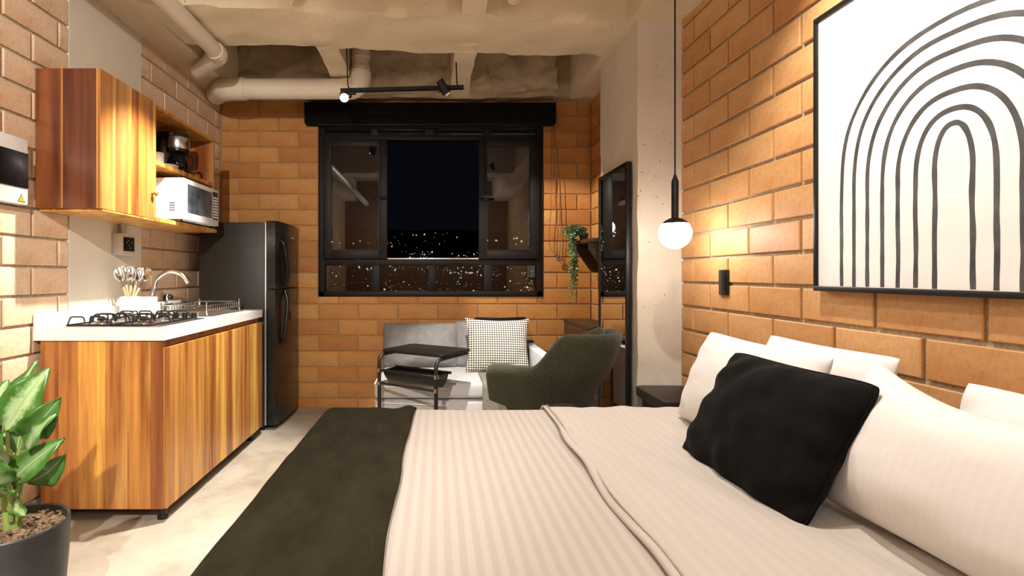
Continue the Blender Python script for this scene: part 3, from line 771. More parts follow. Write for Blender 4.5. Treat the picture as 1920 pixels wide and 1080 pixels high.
# utensil crock, spoons
uc = thing('utensil_crock', 'pale grey utensil crock beside the hob', 'crock', (-1.775, 3.08, 0.9))
bm = BM(); lathe(bm, [(0.046, 0.0), (0.05, 0.004), (0.05, 0.125), (0.0475, 0.127), (0.045, 0.124), (0.045, 0.012)], (-1.775, 3.08, 0.9003), 28); obj('crock_body', bm, M['white_plastic'], uc)
gb = obj('storage_tin', bx(-1.845, -1.70, 3.145, 3.25, 0.9003, 1.02, 0.004), M['grey_ceramic']); tag(gb, 'plain grey square tin behind the utensil crock', 'tin')
def utensil(i, dx, dy, kind, label):
    t = thing(kind, label, 'utensil', (-1.775, 3.08, 0.92), 'utensils in the crock')
    b0 = Vector((-1.775-dx*0.25, 3.08-dy*0.25, 0.925)); h = Vector((-1.775+dx, 3.08+dy, 1.125)); d = (h-b0).normalized()
    obj('handle', tube(BM(), [b0, b0+d*0.17], 0.006, 8), M['wooden_handle'], t)
    bm = BM(); tube(bm, [b0+d*0.16, h], 0.0042, 8)
    obj('shank', bm, M['chrome'], t)
    side = d.cross(Vector((0.35, -1, 0))).normalized(); nrm = side.cross(d)
    bm = BM(); L = 0.085; W = 0.028 if kind != 'ladle' else 0.036
    rows = []
    for a in range(9):
        tt = a/8; wv = W*math.sin(PI*min(1, (tt*0.92+0.04)))**0.6; row = []
        for b in range(7):
            s = -1+2*b/6; cup = (0.012 if kind == 'serving_spoon' else 0.020 if kind == 'ladle' else 0.002)*(1-s*s)*math.sin(PI*tt)
            row.append(bm.verts.new(h + d*(tt*L-0.01) + side*s*wv - nrm*cup))
        rows.append(row)
    for a in range(8):
        for b in range(6): bm.faces.new((rows[a][b], rows[a][b+1], rows[a+1][b+1], rows[a+1][b]))
    o = obj('bowl' if kind != 'turner' else 'blade', bm, M['chrome'], t)
    sol = o.modifiers.new('thickness', 'SOLIDIFY'); sol.thickness = 0.002
for i, (dx, dy, kind, lab) in enumerate([(-0.01, -0.065, 'serving_spoon', 'steel serving spoon leaning nearest in the utensil crock'), (0.025, -0.03, 'serving_spoon', 'steel spoon with wooden handle at the front of the crock'),
        (-0.02, -0.005, 'ladle', 'wide steel ladle standing tallest in the utensil crock'), (0.03, 0.03, 'turner', 'flat steel turner in the middle of the crock'),
        (-0.01, 0.06, 'serving_spoon', 'steel spoon leaning right in the utensil crock'), (0.04, 0.075, 'turner', 'narrow steel turner leaning furthest right in the crock')]):
    utensil(i, dx, dy, kind, lab)

# dish rack over the sink
dr = thing('dish_rack', 'chrome wire dish rack lying over the sink', 'dish rack', (-1.55, 3.55, 0.905))
bm = BM(); DX0, DX1, DY0, DY1 = -1.68, -1.40, 3.25, 3.78
for z in (0.925, 0.965): tube(bm, rounded([(DX0, DY0, z), (DX1, DY0, z), (DX1, DY1, z), (DX0, DY1, z), (DX0, DY0+0.001, z)], 0.02), 0.0035, 6)
obj('basket_rim', bm, M['chrome'], dr)
for i in range(15):
    y = DY0+0.02+i*(DY1-DY0-0.04)/14
    obj('wire', tube(BM(), rounded([(DX0, y, 0.965), (DX0+0.004, y, 0.925), (DX1-0.004, y, 0.925), (DX1, y, 0.965)], 0.008), 0.0026, 6), M['chrome'], dr)
for (x, y) in ((DX0, DY0), (DX1, DY0), (DX0, DY1), (DX1, DY1)):
    obj('foot', tube(BM(), [(x, y, 0.903), (x, y, 0.985)], 0.005, 8), M['chrome'], dr)

# upper cabinet
UX0, UX1, UY0, UY1, UZ0, UZ1 = XL+0.003, -1.585, 2.480, 3.800, 1.463, 2.113
uy = 2.975
uc = thing('wall_cabinet', 'teak wall cabinet with one closed door and open shelves above the worktop', 'cabinet', (-1.72, 3.14, UZ0))
sp = obj('side_panel', bx(UX0, UX1, UY0+0.006, UY0+0.02, UZ0, UZ1), M['wood'], uc, smooth=False); sp.color = tone(0.4)
board_panel(sp, 'x', [UX0, UX0+0.118, UX0+0.127, UX1-0.016, UX1], UY0, UY0+0.0055, UZ0, UZ1, [0.30, 0.7, 0.22, 0.28])
d = obj('door', bx(UX1+0.001, UX1+0.010, UY0, uy-0.002, UZ0, UZ1), M['wood'], uc, smooth=False); d.color = tone(0.8)
board_panel(d, 'y', [UY0, 2.575, 2.60, 2.70, 2.735, 2.80, 2.88, 2.945, uy-0.002], UX1+0.0105, UX1+0.020, UZ0-0.001, UZ1, [0.72, 1.0, 0.62, 1.1, 0.66, 0.82, 0.74, 0.95])
obj('knob', lathe(BM(), [(0.008, 0), (0.008, 0.014), (0.014, 0.02), (0.0145, 0.026), (0.009, 0.032)], (UX1+0.02, 2.93, 1.60), 16, 'x'), M['wood'], d).color = tone(0.7)
for (nm, a, b, c, d_, e, f, tn) in (('top_board', UX0, UX1, UY0+0.021, UY1-0.019, UZ1-0.02, UZ1, 0.95), ('bottom_board', UX0, UX1+0.018, UY0+0.021, UY1, UZ0-0.012, UZ0+0.012, 1.15),
        ('shelf', UX0, UX1+0.002, uy+0.002, UY1-0.019, 1.775, 1.80, 1.0), ('end_board', UX0, UX1, UY1-0.0185, UY1, UZ0+0.013, UZ1, 0.72),
        ('divider', UX0, UX1-0.001, uy-0.016, uy, UZ0+0.013, UZ1-0.021, 0.75), ('back_board', UX0-0.002, UX0+0.008, UY0+0.022, UY1-0.02, UZ0+0.013, UZ1-0.021, 0.6)):
    o = obj(nm, bx(a, b, c, d_, e, f, 0.001, 1), M['wood'], uc, smooth=False); o.color = tone(tn)

# microwave on the lower shelf
MX, MY0, MY1, MZ0, MZ1 = -1.515, 3.19, 3.705, 1.487, 1.735
mw = thing('microwave', 'white microwave with dark window on the open cabinet shelf', 'microwave', (-1.7, 3.45, MZ0))
obj('body', bx(UX0+0.012, MX-0.012, MY0, MY1, MZ0, MZ1, 0.006), M['white_plastic'], mw)
obj('front', bx(MX-0.011, MX, MY0, MY1, MZ0, MZ1, 0.005), M['white_plastic'], mw)
obj('door_window', bx(MX, MX+0.002, MY0+0.05, MY1-0.115, MZ0+0.045, MZ1-0.03), M['microwave_glass'], mw)
pn = obj('keypad', bx(MX, MX+0.0015, MY1-0.10, MY1-0.02, MZ0+0.04, MZ1-0.02), M['black_plastic'], mw)
kbm = None
for i in range(8):
    for j in range(3):
        o = obj('key', bx(MX+0.0016, MX+0.003, MY1-0.094+j*0.024, MY1-0.077+j*0.024, MZ0+0.05+i*0.019, MZ0+0.061+i*0.019), M['white_plastic'], pn, smooth=False)
for (y) in (MY0+0.03, MY1-0.03):
    obj('foot', bx(MX-0.05, MX-0.025, y-0.012, y+0.012, 1.4755, MZ0), M['black_plastic'], mw, smooth=False)
for i in range(4): obj('vent_slot', bx(-1.60, -1.565, MY0-0.0008, MY0+0.001, MZ0+0.05+i*0.014, MZ0+0.056+i*0.014), M['black_plastic'], mw, smooth=False)
# folded towels, cups, plates, coffee maker
for i in range(4):
    bm = bx(-1.79+0.004*i, -1.60-0.003*(i % 2), 2.985+0.003*(i % 2), 3.17-0.004*i, 1.4755+i*0.027, 1.4755+i*0.027+0.0265, 0.012, 3)
    for v in bm.verts: v.co += Vector((nz(*(v.co*30)), nz(*(v.co*31)), nz(*(v.co*29))))*0.0015
    o = obj('folded_towel', bm, M['towel'])
    tag(o, ['folded white towel at the bottom of the stack beside the microwave', 'second folded white towel from the bottom beside the microwave', 'third folded white towel from the bottom beside the microwave', 'folded white towel on top of the stack beside the microwave'][i], 'towel', 'folded towels on the cabinet shelf')
def cup(x, y, z, label, r=0.037, h=0.075):
    t = thing('cup', label, 'cup', (x, y, z), 'cups on the cabinet shelf')
    obj('cup_body', lathe(BM(), [(r*0.75, 0), (r, 0.02), (r, h), (r-0.003, h), (r-0.004, 0.02), (r*0.6, 0.008)], (x, y, z+0.0003), 24), M['ceramic'], t)
    obj('handle', tube(BM(), bez([(x, y-r+0.002, z+h*0.8), (x, y-r-0.018, z+h*0.7), (x, y-r-0.018, z+h*0.4), (x, y-r+0.002, z+h*0.3)], 5), 0.0045, 8), M['ceramic'], t)
cup(-1.69, 3.055, 1.80, 'white ceramic cup against the cabinet divider')
cup(-1.66, 3.165, 1.80, 'white ceramic cup between the other cup and the coffee maker')
for i in range(3):
    o = obj('saucer', lathe(BM(), [(0.03, 0), (0.055, 0.004), (0.068, 0.011), (0.066, 0.012), (0.05, 0.006), (0.02, 0.005)], (-1.66, 3.275, 1.8003+i*0.006), 28), M['ceramic'])
    tag(o, ['white saucer at the bottom of the pile before the coffee maker', 'white saucer in the middle of the pile before the coffee maker', 'white saucer on top of the pile before the coffee maker'][i], 'saucer', 'saucers on the cabinet shelf')
cm = thing('coffee_maker', 'black coffee maker with steel band on the upper cabinet shelf', 'coffee maker', (-1.70, 3.42, 1.80))
cx, cy = -1.665, 3.43
obj('base', bx(-1.845, cx+0.075, cy-0.075, cy+0.075, 1.8003, 1.822, 0.008), M['black_plastic'], cm)
obj('tower', bx(-1.845, -1.765, cy-0.075, cy+0.075, 1.822, 2.055, 0.008), M['black_plastic'], cm)
obj('brew_head', lathe(BM(), [(0.062, 1.935), (0.068, 1.94), (0.068, 2.03), (0.06, 2.056), (0.02, 2.06)], (cx, cy, 0), 28), M['black_plastic'], cm)
obj('steel_band', lathe(BM(), [(0.0695, 1.955), (0.0705, 1.957), (0.0705, 2.028), (0.0695, 2.03)], (cx, cy, 0), 28), M['steel'], cm)
obj('top_plate', bx(-1.845, cx, cy-0.07, cy+0.07, 2.03, 2.058, 0.008), M['black_plastic'], cm)
cf = obj('carafe', lathe(BM(), [(0.05, 1.8235), (0.063, 1.84), (0.064, 1.87), (0.05, 1.905), (0.042, 1.925)], (cx, cy, 0), 28), M['dark_glass'], cm)
obj('handle', tube(BM(), bez([(cx+0.045, cy+0.01, 1.92), (cx+0.085, cy+0.02, 1.91), (cx+0.085, cy+0.02, 1.85), (cx+0.06, cy+0.01, 1.84)], 6), 0.007, 8), M['black_plastic'], cf)

# electrics on the left wall
eb = thing('fuse_box', 'white fuse box with black flap on the left brick wall', 'fuse box', (XL+0.03, 2.24, 1.46))
obj('housing', bx(XL-0.001, XL+0.045, 2.06, 2.385, 1.462, 1.755, 0.008), M['white_plastic'], eb)
obj('flap', bx(XL+0.0455, XL+0.052, 2.075, 2.378, 1.535, 1.69, 0.004), M['dark_glass'], eb)
def tri(bm, x, pts):
    a = [bm.verts.new((x, p, q)) for p, q in pts]; b = [bm.verts.new((x+0.0008, p, q)) for p, q in pts]
    bm.faces.new(b); bm.faces.new(a[::-1]); n = len(pts)
    for i in range(n): bm.faces.new((a[i], a[(i+1) % n], b[(i+1) % n], b[i]))
    return bm
st = obj('warning_sticker', tri(BM(), XL+0.0452, [(2.322, 1.472), (2.366, 1.472), (2.344, 1.508)]), M['black_plastic'], eb, smooth=False)
obj('yellow_triangle', tri(BM(), XL+0.0461, [(2.3275, 1.4752), (2.3605, 1.4752), (2.344, 1.502)]), M['yellow'], st, smooth=False)
obj('lightning_bolt', tri(BM(), XL+0.047, [(2.345, 1.477), (2.341, 1.484), (2.344, 1.4845), (2.341, 1.496), (2.3465, 1.488), (2.3435, 1.4872), (2.3475, 1.481)]), M['black_plastic'], st, smooth=False)
so = thing('socket_box', 'beige surface socket box with black face under the wall cabinet', 'socket box', (XL+0.03, 3.13, 1.27))
obj('housing', bx(XL+0.003, XL+0.058, 3.065, 3.20, 1.268, 1.392, 0.004), M['beige_plastic'], so)
fp = obj('black_face', bx(XL+0.0585, XL+0.062, 3.082, 3.19, 1.29, 1.372, 0.002), M['black_plastic'], so)
for (y, z) in ((3.11, 1.34), (3.135, 1.325), (3.16, 1.34), (3.125, 1.35), (3.15, 1.31)):
    obj('socket_hole', lathe(BM(), [(0.0045, 0), (0.0045, 0.0012)], (XL+0.0622, y, z), 10, 'x'), M['trim_silver'], fp)
obj('conduit', tube(BM(), [(XL+0.022, 3.13, 1.392), (XL+0.022, 3.13, 1.4505)], 0.011, 12), M['beige_plastic'], so)

# fridge
FX0, FX1, FY0, FY1, FZ = -1.755, -1.272, 3.935, 4.575, 1.540
fr = thing('fridge', 'dark steel two-door fridge beside the worktop', 'fridge', (-1.5, 4.25, 0))
obj('body', bx(FX0, FX1, FY0, FY1, 0.03, FZ, 0.006), M['fridge'], fr)
def fridge_door(z0, z1):
    poly = [(FX1+0.012, FY0)]
    for k in range(15):
        t = k/14; y = FY0+(FY1-FY0)*t
        poly.append((FX1+0.062+0.04*math.sin(PI*(0.12+0.76*t))**0.8, y))
    poly.append((FX1+0.012, FY1))
    return prism(BM(), poly, z0, z1, 'z', 0.006)
for (nm, z0, z1, hz0, hz1) in (('freezer_door', 1.052, FZ+0.012, 1.07, 1.42), ('fridge_door', 0.04, 1.042, 0.62, 1.03)):
    d = obj(nm, fridge_door(z0, z1), M['fridge_door'], fr)
    hx = FX1+0.10; hy = FY0+0.12
    if nm == 'freezer_door': pts = [(hx-0.018, hy, hz1), (hx+0.012, hy, hz1-0.05), (hx+0.028, hy+0.03, hz0+0.1), (hx+0.008, hy+0.04, hz0)]
    else: pts = [(hx+0.008, hy+0.04, hz1), (hx+0.028, hy+0.03, hz1-0.1), (hx+0.012, hy, hz0+0.05), (hx-0.018, hy, hz0)]
    obj('handle', tube(BM(), bez(pts, 8), 0.015, 10), M['black_plastic'], d)
obj('silver_trim', bx(FX1+0.001, FX1+0.011, FY0+0.004, FY1-0.004, 0.04, FZ, 0.001), M['trim_silver'], fr)
obj('badge', bx(FX1+0.0985, FX1+0.104, 4.30, 4.36, 1.445, 1.452), M['trim_silver'], fr, smooth=False)
obj('lock_plate', bx(FX1+0.10, FX1+0.106, 4.24, 4.30, 0.79, 0.86, 0.002), M['black_plastic'], fr)
for (x, y) in ((FX1-0.03, FY0+0.04), (FX1-0.03, FY1-0.04), (FX0+0.04, FY0+0.04), (FX0+0.04, FY1-0.04)):
    obj('foot', lathe(BM(), [(0.02, 0), (0.02, 0.03)], (x, y, 0), 12), M['black_plastic'], fr)

# ------------------------------------------------------------------ bed
BZ = 0.552
BX0, BX1, BY0, BY1 = -0.50, 1.425, 0.72, 2.40
bed = thing('bed', 'double bed with its head against the right brick wall', 'bed', (0.45, 1.55, 0))
obj('bed_base', bx(BX0+0.03, BX1, BY0+0.02, BY1-0.02, 0.06, 0.30, 0.02), M['dark_wood'], bed)
obj('mattress', bx(BX0+0.01, BX1, BY0+0.01, BY1-0.01, 0.30, BZ-0.006, 0.05, 4), M['pillow'], bed)
for (x, y) in ((BX0+0.12, BY0+0.12), (BX0+0.12, BY1-0.12), (BX1-0.12, BY0+0.12), (BX1-0.12, BY1-0.12)):
    obj('leg', lathe(BM(), [(0.025, 0), (0.03, 0.065)], (x, y, 0), 14), M['black_metal'], bed)

def wrap(a, lo, hi, r):
    """arc length a along a sheet lying between lo and hi and turning down over edges of radius r: position, drop"""
    def over(t):
        if t <= 0: return t, 0.0
        if t < r*PI/2:
            th = t/r; return r*math.sin(th), r*(1-math.cos(th))
        return r, r + (t - r*PI/2)
    if a > hi-r: p, d = over(a-(hi-r)); return hi-r+p, d
    if a < lo+r: p, d = over((lo+r)-a); return lo+r-p, d
    return a, 0.0
def drape(name, a0, a1, b0, b1, z, lo, hi, r, mat_, nu, nv, wr=0.003, wscale=(3, 3), seed=0, thick=0.006, edge=None, parent=None, extra=None):
    (lx, ly), (hx, hy) = lo, hi
    bm = BM(); rows = []
    for i in range(nu+1):
        row = []
        for j in range(nv+1):
            a = a0+(a1-a0)*i/nu; b = b0+(b1-b0)*j/nv
            if edge: a = edge(a, b, i/nu, j/nv)
            x, dx = wrap(a, lx, hx, r); y, dy = wrap(b, ly, hy, r)
            d = max(dx, dy) if min(dx, dy) < 1e-6 else math.hypot(dx, dy)*0.5+max(dx, dy)*0.5
            h = wr*(nz(a*wscale[0]+seed, b*wscale[1], seed)+0.6*nz(a*wscale[0]*2.3, b*wscale[1]*2.3+seed, 4)) 
            sway = 0.012*math.sin(b*17+seed)*min(1, dx*4) if dx > 0.06 else 0
            swb = 0.012*math.sin(a*15+seed)*min(1, dy*4) if dy > 0.06 else 0
            ex = extra(a, b) if extra else 0.0
            x -= sway if a < (lx+hx)/2 else -sway
            y += swb if b > (ly+hy)/2 else -swb
            row.append(bm.verts.new((x + (-h if dx > r else 0), y + (h if dy > r else 0), z - d + (h if d < r else 0) + ex)))
        rows.append(row)
    for i in range(nu):
        for j in range(nv): bm.faces.new((rows[i][j], rows[i+1][j], rows[i+1][j+1], rows[i][j+1]))
    o = obj(name, bm, mat_, parent, angle=80)
    s = o.modifiers.new('thickness', 'SOLIDIFY'); s.thickness = thick; s.offset = 1.0
    return o
LO, HI = (BX0-0.012, BY0-0.012), (BX1+0.3, BY1+0.012)
# the far edge dips a little, as the soft top does in the photograph
o = drape('duvet', BX0-0.30, 0.50, BY0-0.30, BY1+0.36, BZ+0.004, LO, HI, 0.085, M['duvet'], 110, 140, 0.0035, (2.2, 1.2), 1)
tag(o, 'beige satin striped duvet over the middle of the bed', 'duvet')
def fold_edge(a, b, i, j):
    off = 0.012*math.sin(b*3.1+0.5) + 0.01*nz(b*4, 1, 2)
    return a + off*(1-i)
def fold_extra(a, b):
    t = a - 0.455
    roll = 0.010*math.exp(-((t-0.012)/0.016)**2)
    diag = 0.011*nz((a*0.9+b*0.25)*14, b*1.0, 5)
    return roll + diag
o = drape('turned_down_sheet', 0.455, 1.40, BY0-0.25, BY1+0.30, BZ+0.013, LO, (HI[0], HI[1]+0.008), 0.09, M['sheet'], 110, 140, 0.003, (5, 0.8), 6, 0.007, fold_edge, extra=fold_extra)
tag(o, 'smooth pale sheet folded back across the bed below the pillows', 'sheet')
bm = BM(); pts = []
for k in range(80):
    b = BY0+0.02 + (BY1+0.01-BY0-0.02)*k/79
    y, dy = wrap(b, LO[1], HI[1]+0.008, 0.09)
    a = 0.455 + 0.012*math.sin(b*3.1+0.5) + 0.01*nz(b*4, 1, 2)
    pts.append((a+0.018, y, BZ+0.0225-dy+0.006))
pp = tube(bm, pts, 0.0026, 6); po = obj('piping', bm, M['hem'], o)
def throw_edge(a, b, i, j):
    off = 0.010*math.sin(b*2.6+1.0) + 0.012*nz(b*3, 4, 2)
    return a + off*i
def throw_extra(a, b):
    t = -0.105 - a
    return 0.008*math.exp(-((t-0.02)/0.025)**2) + 0.005*abs(nz(a*16, b*1.6, 9))*math.exp(-(max(0, t)/0.16)**2)
o = drape('throw_blanket', BX0-0.42, -0.100, BY0-0.34, BY1+0.40, BZ+0.012, (LO[0]-0.010, LO[1]-0.010), (HI[0], HI[1]+0.010), 0.09, M['throw'], 130, 220, 0.0055, (11, 4), 11, 0.006, throw_edge, extra=throw_extra)
tag(o, 'dark olive throw blanket across the foot of the bed', 'blanket')

def pillow(name, W, H, T, c, u, v, mat_, label, cat, k=0.05, n=40, seed=0, wr=0.004, piping=0.0, grp=None, rnd=0.04, pw=2.4, sag=0.0, dents=()):
    """W x H cushion, thickness T; c centre, u width axis, v up axis"""
    u = Vector(u).normalized(); v = Vector(v); v = (v-u*v.dot(u)).normalized(); nn = u.cross(v)
    bm = BM(); front = []; back = []
    def prof(s, t): return max(0.0, (1-abs(s)**pw))**0.55 * max(0.0, (1-abs(t)**pw))**0.55
    for i in range(n+1):
        rf, rb = [], []
        for j in range(n+1):
            s = math.sin(PI/2*(-1+2*i/n)); t = math.sin(PI/2*(-1+2*j/n))
            x = W/2*s*(1-k*(1-t*t)*abs(s)**3) ; z = H/2*t*(1-k*(1-s*s)*abs(t)**3)
            q_ = 1-rnd*(s*t)**6; x *= q_; z *= q_
            z -= sag*(1-s*s)*max(0, t)
            p = prof(s, t); h = T/2*p
            w_ = wr*(nz(s*3+seed, t*2.2, seed)+0.7*nz(s*6, t*5+seed, 2))*min(1, p*2)
            # pull lines running in from the corners
            w_ += wr*0.9*math.sin((s*t)*14+seed)*p*(1-p)*3
            dz = sum(dd*math.exp(-(((s-ds)**2+(t-dt)**2)/dr_**2)) for ds, dt, dr_, dd in dents)
            edge = i in (0, n) or j in (0, n)
            f_ = bm.verts.new((x, -(h+w_)+dz if not edge else 0, z)); rf.append(f_)
            rb.append(f_ if edge else bm.verts.new((x, h+w_*0.5+dz, z)))
        front.append(rf); back.append(rb)
    for i in range(n):
        for j in range(n):
            bm.faces.new((front[i][j], front[i+1][j], front[i+1][j+1], front[i][j+1]))
            try: bm.faces.new((back[i][j], back[i][j+1], back[i+1][j+1], back[i+1][j]))
            except ValueError: pass
    rim = [front[i][0].co.copy() for i in range(n)] + [front[n][j].co.copy() for j in range(n)] + [front[i][n].co.copy() for i in range(n, 0, -1)] + [front[0][j].co.copy() for j in range(n, 0, -1)]
    o = obj(name, bm, mat_, angle=75)
    Mx = Matrix(((u.x, nn.x*-1, v.x, c[0]), (u.y, nn.y*-1, v.y, c[1]), (u.z, nn.z*-1, v.z, c[2]), (0, 0, 0, 1)))
    # local y points away from the viewer side: keep a right-handed frame
    if Mx.to_3x3().determinant() < 0:
        Mx = Matrix(((u.x, nn.x, v.x, c[0]), (u.y, nn.y, v.y, c[1]), (u.z, nn.z, v.z, c[2]), (0, 0, 0, 1)))
    o.matrix_world = Mx
    tag(o, label, cat, grp)
    if piping:
        bm = BM(); rim.append(rim[0]); tube(bm, [p*1.0 for p in rim], piping, 6, cap=False)
        e = obj('piping', bm, mat_); e.parent = o
    return o
# axis u runs from far to near (-y) so that the front of the pillow faces -x
def bedpillow(yc, xb, zb, xt, zt, W, T, label, **k):
    c = ((xb+xt)/2, yc, (zb+zt)/2); v = Vector((xt-xb, k.pop('vy', 0.0), zt-zb))
    return pillow('bed_pillow', W, v.length, T, c, k.pop('u', (0, -1, 0)), v, M['pillow'], label, 'pillow', wr=0.0028, grp='white pillows along the head of the bed', **k)
bedpillow(1.845, 1.25, 0.60, 1.345, 0.915, 0.62, 0.13, 'white pillow standing against the brick wall behind the far front pillow', seed=3, k=0.06)
bedpillow(1.02, 1.25, 0.58, 1.345, 0.885, 0.68, 0.13, 'white pillow against the brick wall at the near right edge', seed=5, k=0.06)
bedpillow(1.845, 0.985, 0.575, 1.125, 0.925, 0.70, 0.17, 'white pillow leaning behind the far side of the black cushion', seed=8, k=0.07)
bedpillow(1.05, 0.985, 0.580, 1.165, 0.935, 0.74, 0.21, sag=0.075, label='large white pillow nearest the camera beside the black cushion', seed=12, k=0.07)
pillow('black_cushion', 0.585, 0.40, 0.15, (0.935, 1.53, 0.720), (0.045, -1, 0.0), (0.185, 0.0, 0.325), M['black_fabric'], 'black linen cushion with piped edge leaning on the white pillows', 'cushion', k=0.05, seed=20, wr=0.008, piping=0.0045, rnd=0.06)

# ------------------------------------------------------------------ art print
ap = thing('framed_print', 'large framed white print with black concentric arches above the bed', 'picture', (XR, 1.46, 1.09))
AY0, AY1, AZ0, AZ1 = 0.925, 1.995, 1.093, 2.105; ax1 = XR-0.004; ax0 = XR-0.038
obj('canvas', bx(ax0+0.008, ax1, AY0+0.01, AY1-0.01, AZ0+0.01, AZ1-0.01), M['art_white'], ap, smooth=False)
for (a, b, c, d) in ((AY0, AY1, AZ0, AZ0+0.018), (AY0, AY1, AZ1-0.018, AZ1), (AY0, AY0+0.018, AZ0+0.0175, AZ1-0.0175), (AY1-0.018, AY1, AZ0+0.0175, AZ1-0.0175)):
    obj('frame_bar', bx(ax0, ax1, a, b, c, d, 0.002), M['black_metal'], ap)
yc = 1.462
for i, (hw, zt) in enumerate(((0.054, 1.567), (0.114, 1.608), (0.175, 1.657), (0.232, 1.714), (0.291, 1.767), (0.347, 1.818), (0.402, 1.864))):
    rad_z = 0.085 + hw*0.78; zl = zt - rad_z; line = []
    for k in range(22): line.append((yc+hw, AZ0+0.020+(zl-AZ0-0.020)*k/22))
    for k in range(41):
        t = PI*k/40; ct = math.cos(t); line.append((yc+hw*math.copysign(abs(ct)**0.86, ct), zl+rad_z*math.sin(t)**0.92))
    for k in range(21, -1, -1): line.append((yc-hw, AZ0+0.020+(zl-AZ0-0.020)*k/22))
    bm = BM(); L, Rr = [], []
    for q, (y, z) in enumerate(line):
        y += 0.0035*nz(z*7+i*3, 1 if q < 42 else 5, i); z2 = z + 0.003*nz(y*8, i, 2)
        a = line[max(0, q-1)]; b = line[min(len(line)-1, q+1)]
        t = Vector((b[0]-a[0], b[1]-a[1])).normalized(); nrm = Vector((-t.y, t.x)); hwid = 0.0075 + 0.0016*nz(q*0.25, i*2.0, 3)
        for lst, s in ((L, 1), (Rr, -1)): lst.append((y+nrm.x*hwid*s, z2+nrm.y*hwid*s))
    X0 = ax0+0.0075; X1 = ax0+0.0082
    f0 = [bm.verts.new((X0, *p)) for p in L]; f1 = [bm.verts.new((X0, *p)) for p in Rr]
    g0 = [bm.verts.new((X1, *p)) for p in L]; g1 = [bm.verts.new((X1, *p)) for p in Rr]
    for q in range(len(L)-1):
        bm.faces.new((f0[q], f0[q+1], f1[q+1], f1[q])); bm.faces.new((f0[q], g0[q], g0[q+1], f0[q+1])); bm.faces.new((f1[q], f1[q+1], g1[q+1], g1[q]))
    obj('arch_line', bm, M['art_ink'], ap, smooth=False)

# ------------------------------------------------------------------ switch, pendant, nightstand
sw = thing('light_switch', 'black double light switch on the right brick wall', 'switch', (XR, 2.67, 1.05))
obj('plate', bx(XR-0.012, XR-0.001, 2.632, 2.712, 1.05, 1.178, 0.003), M['black_plastic'], sw)
for z in (1.056, 1.1155): obj('rocker', bx(XR-0.016, XR-0.0115, 2.638, 2.706, z, z+0.0575, 0.002), M['black_plastic'], sw)

px, py, pz, pr = 1.215, 2.72, 1.364, 0.079
pd = thing('pendant_lamp', 'black pendant lamp with a glowing white glass globe beside the bed', 'pendant lamp', (px, py, pz))
prof = [(pr*math.sin(PI*k/24)+1e-4, -pr*math.cos(PI*k/24)) for k in range(21)]
obj('globe', lathe(BM(), prof, (px, py, pz), 36), M['globe'], pd)
prof = [((pr+0.0015)*math.sin(PI*k/48)+1e-4, -(pr+0.0015)*math.cos(PI*k/48)) for k in range(34, 49)]
obj('cap', lathe(BM(), prof, (px, py, pz), 36), M['black_metal'], pd)
obj('holder', lathe(BM(), [(0.0175, pr-0.005), (0.0175, 0.265), (0.015, 0.27), (0.005, 0.30)], (px, py, pz), 20), M['black_metal'], pd)
obj('cable', tube(BM(), [(px, py, pz+0.295), (px, py, 2.66)], 0.0042, 8), M['black_metal'], pd)
obj('ceiling_rose', lathe(BM(), [(0.045, 2.635), (0.045, 2.66)], (px, py, 0), 20), M['black_metal'], pd)

ns = thing('nightstand', 'dark wooden nightstand between the bed and the concrete column', 'nightstand', (1.3, 2.95, 0))
poly = [(1.44, 2.72), (1.44, 3.138)] + [(1.156+0.05-0.05*math.cos(t), 3.138-0.05+0.05*math.sin(t)) for t in [PI/2*(1-k/6) for k in range(7)]] + [(1.156, 2.72)]
obj('top', prism(BM(), poly, 0.455, 0.502, 'z', 0.004), M['dark_wood'], ns)
obj('drawer_box', bx(1.20, 1.44, 2.74, 3.12, 0.30, 0.4545, 0.003), M['dark_wood'], ns)
for (x, y) in ((1.22, 2.76), (1.42, 2.76), (1.22, 3.10), (1.42, 3.10)): obj('leg', bx(x-0.018, x+0.018, y-0.018, y+0.018, 0, 0.2995, 0.002), M['dark_wood'], ns)

# ------------------------------------------------------------------ mirror, desk, shelf
mr = thing('tall_mirror', 'tall black framed mirror standing against the concrete column', 'mirror', (1.16, 3.5, 0))
my0, my1, mz1 = 3.225, 3.785, 1.838
obj('glass', bx(1.152, 1.156, my0+0.012, my1-0.012, 0.012, mz1-0.012), M['mirror'], mr, smooth=False)
obj('backing', bx(1.157, 1.176, my0+0.006, my1-0.006, 0.004, mz1-0.004), M['black_plastic'], mr, smooth=False)
for (a, b, c, d) in ((my0, my0+0.024, 0, mz1), (my1-0.024, my1, 0, mz1), (my0+0.0235, my1-0.0235, 0, 0.024), (my0+0.0235, my1-0.0235, mz1-0.024, mz1)):
    obj('frame_bar', bx(1.146, 1.177, a, b, c, d, 0.002), M['black_metal'], mr)

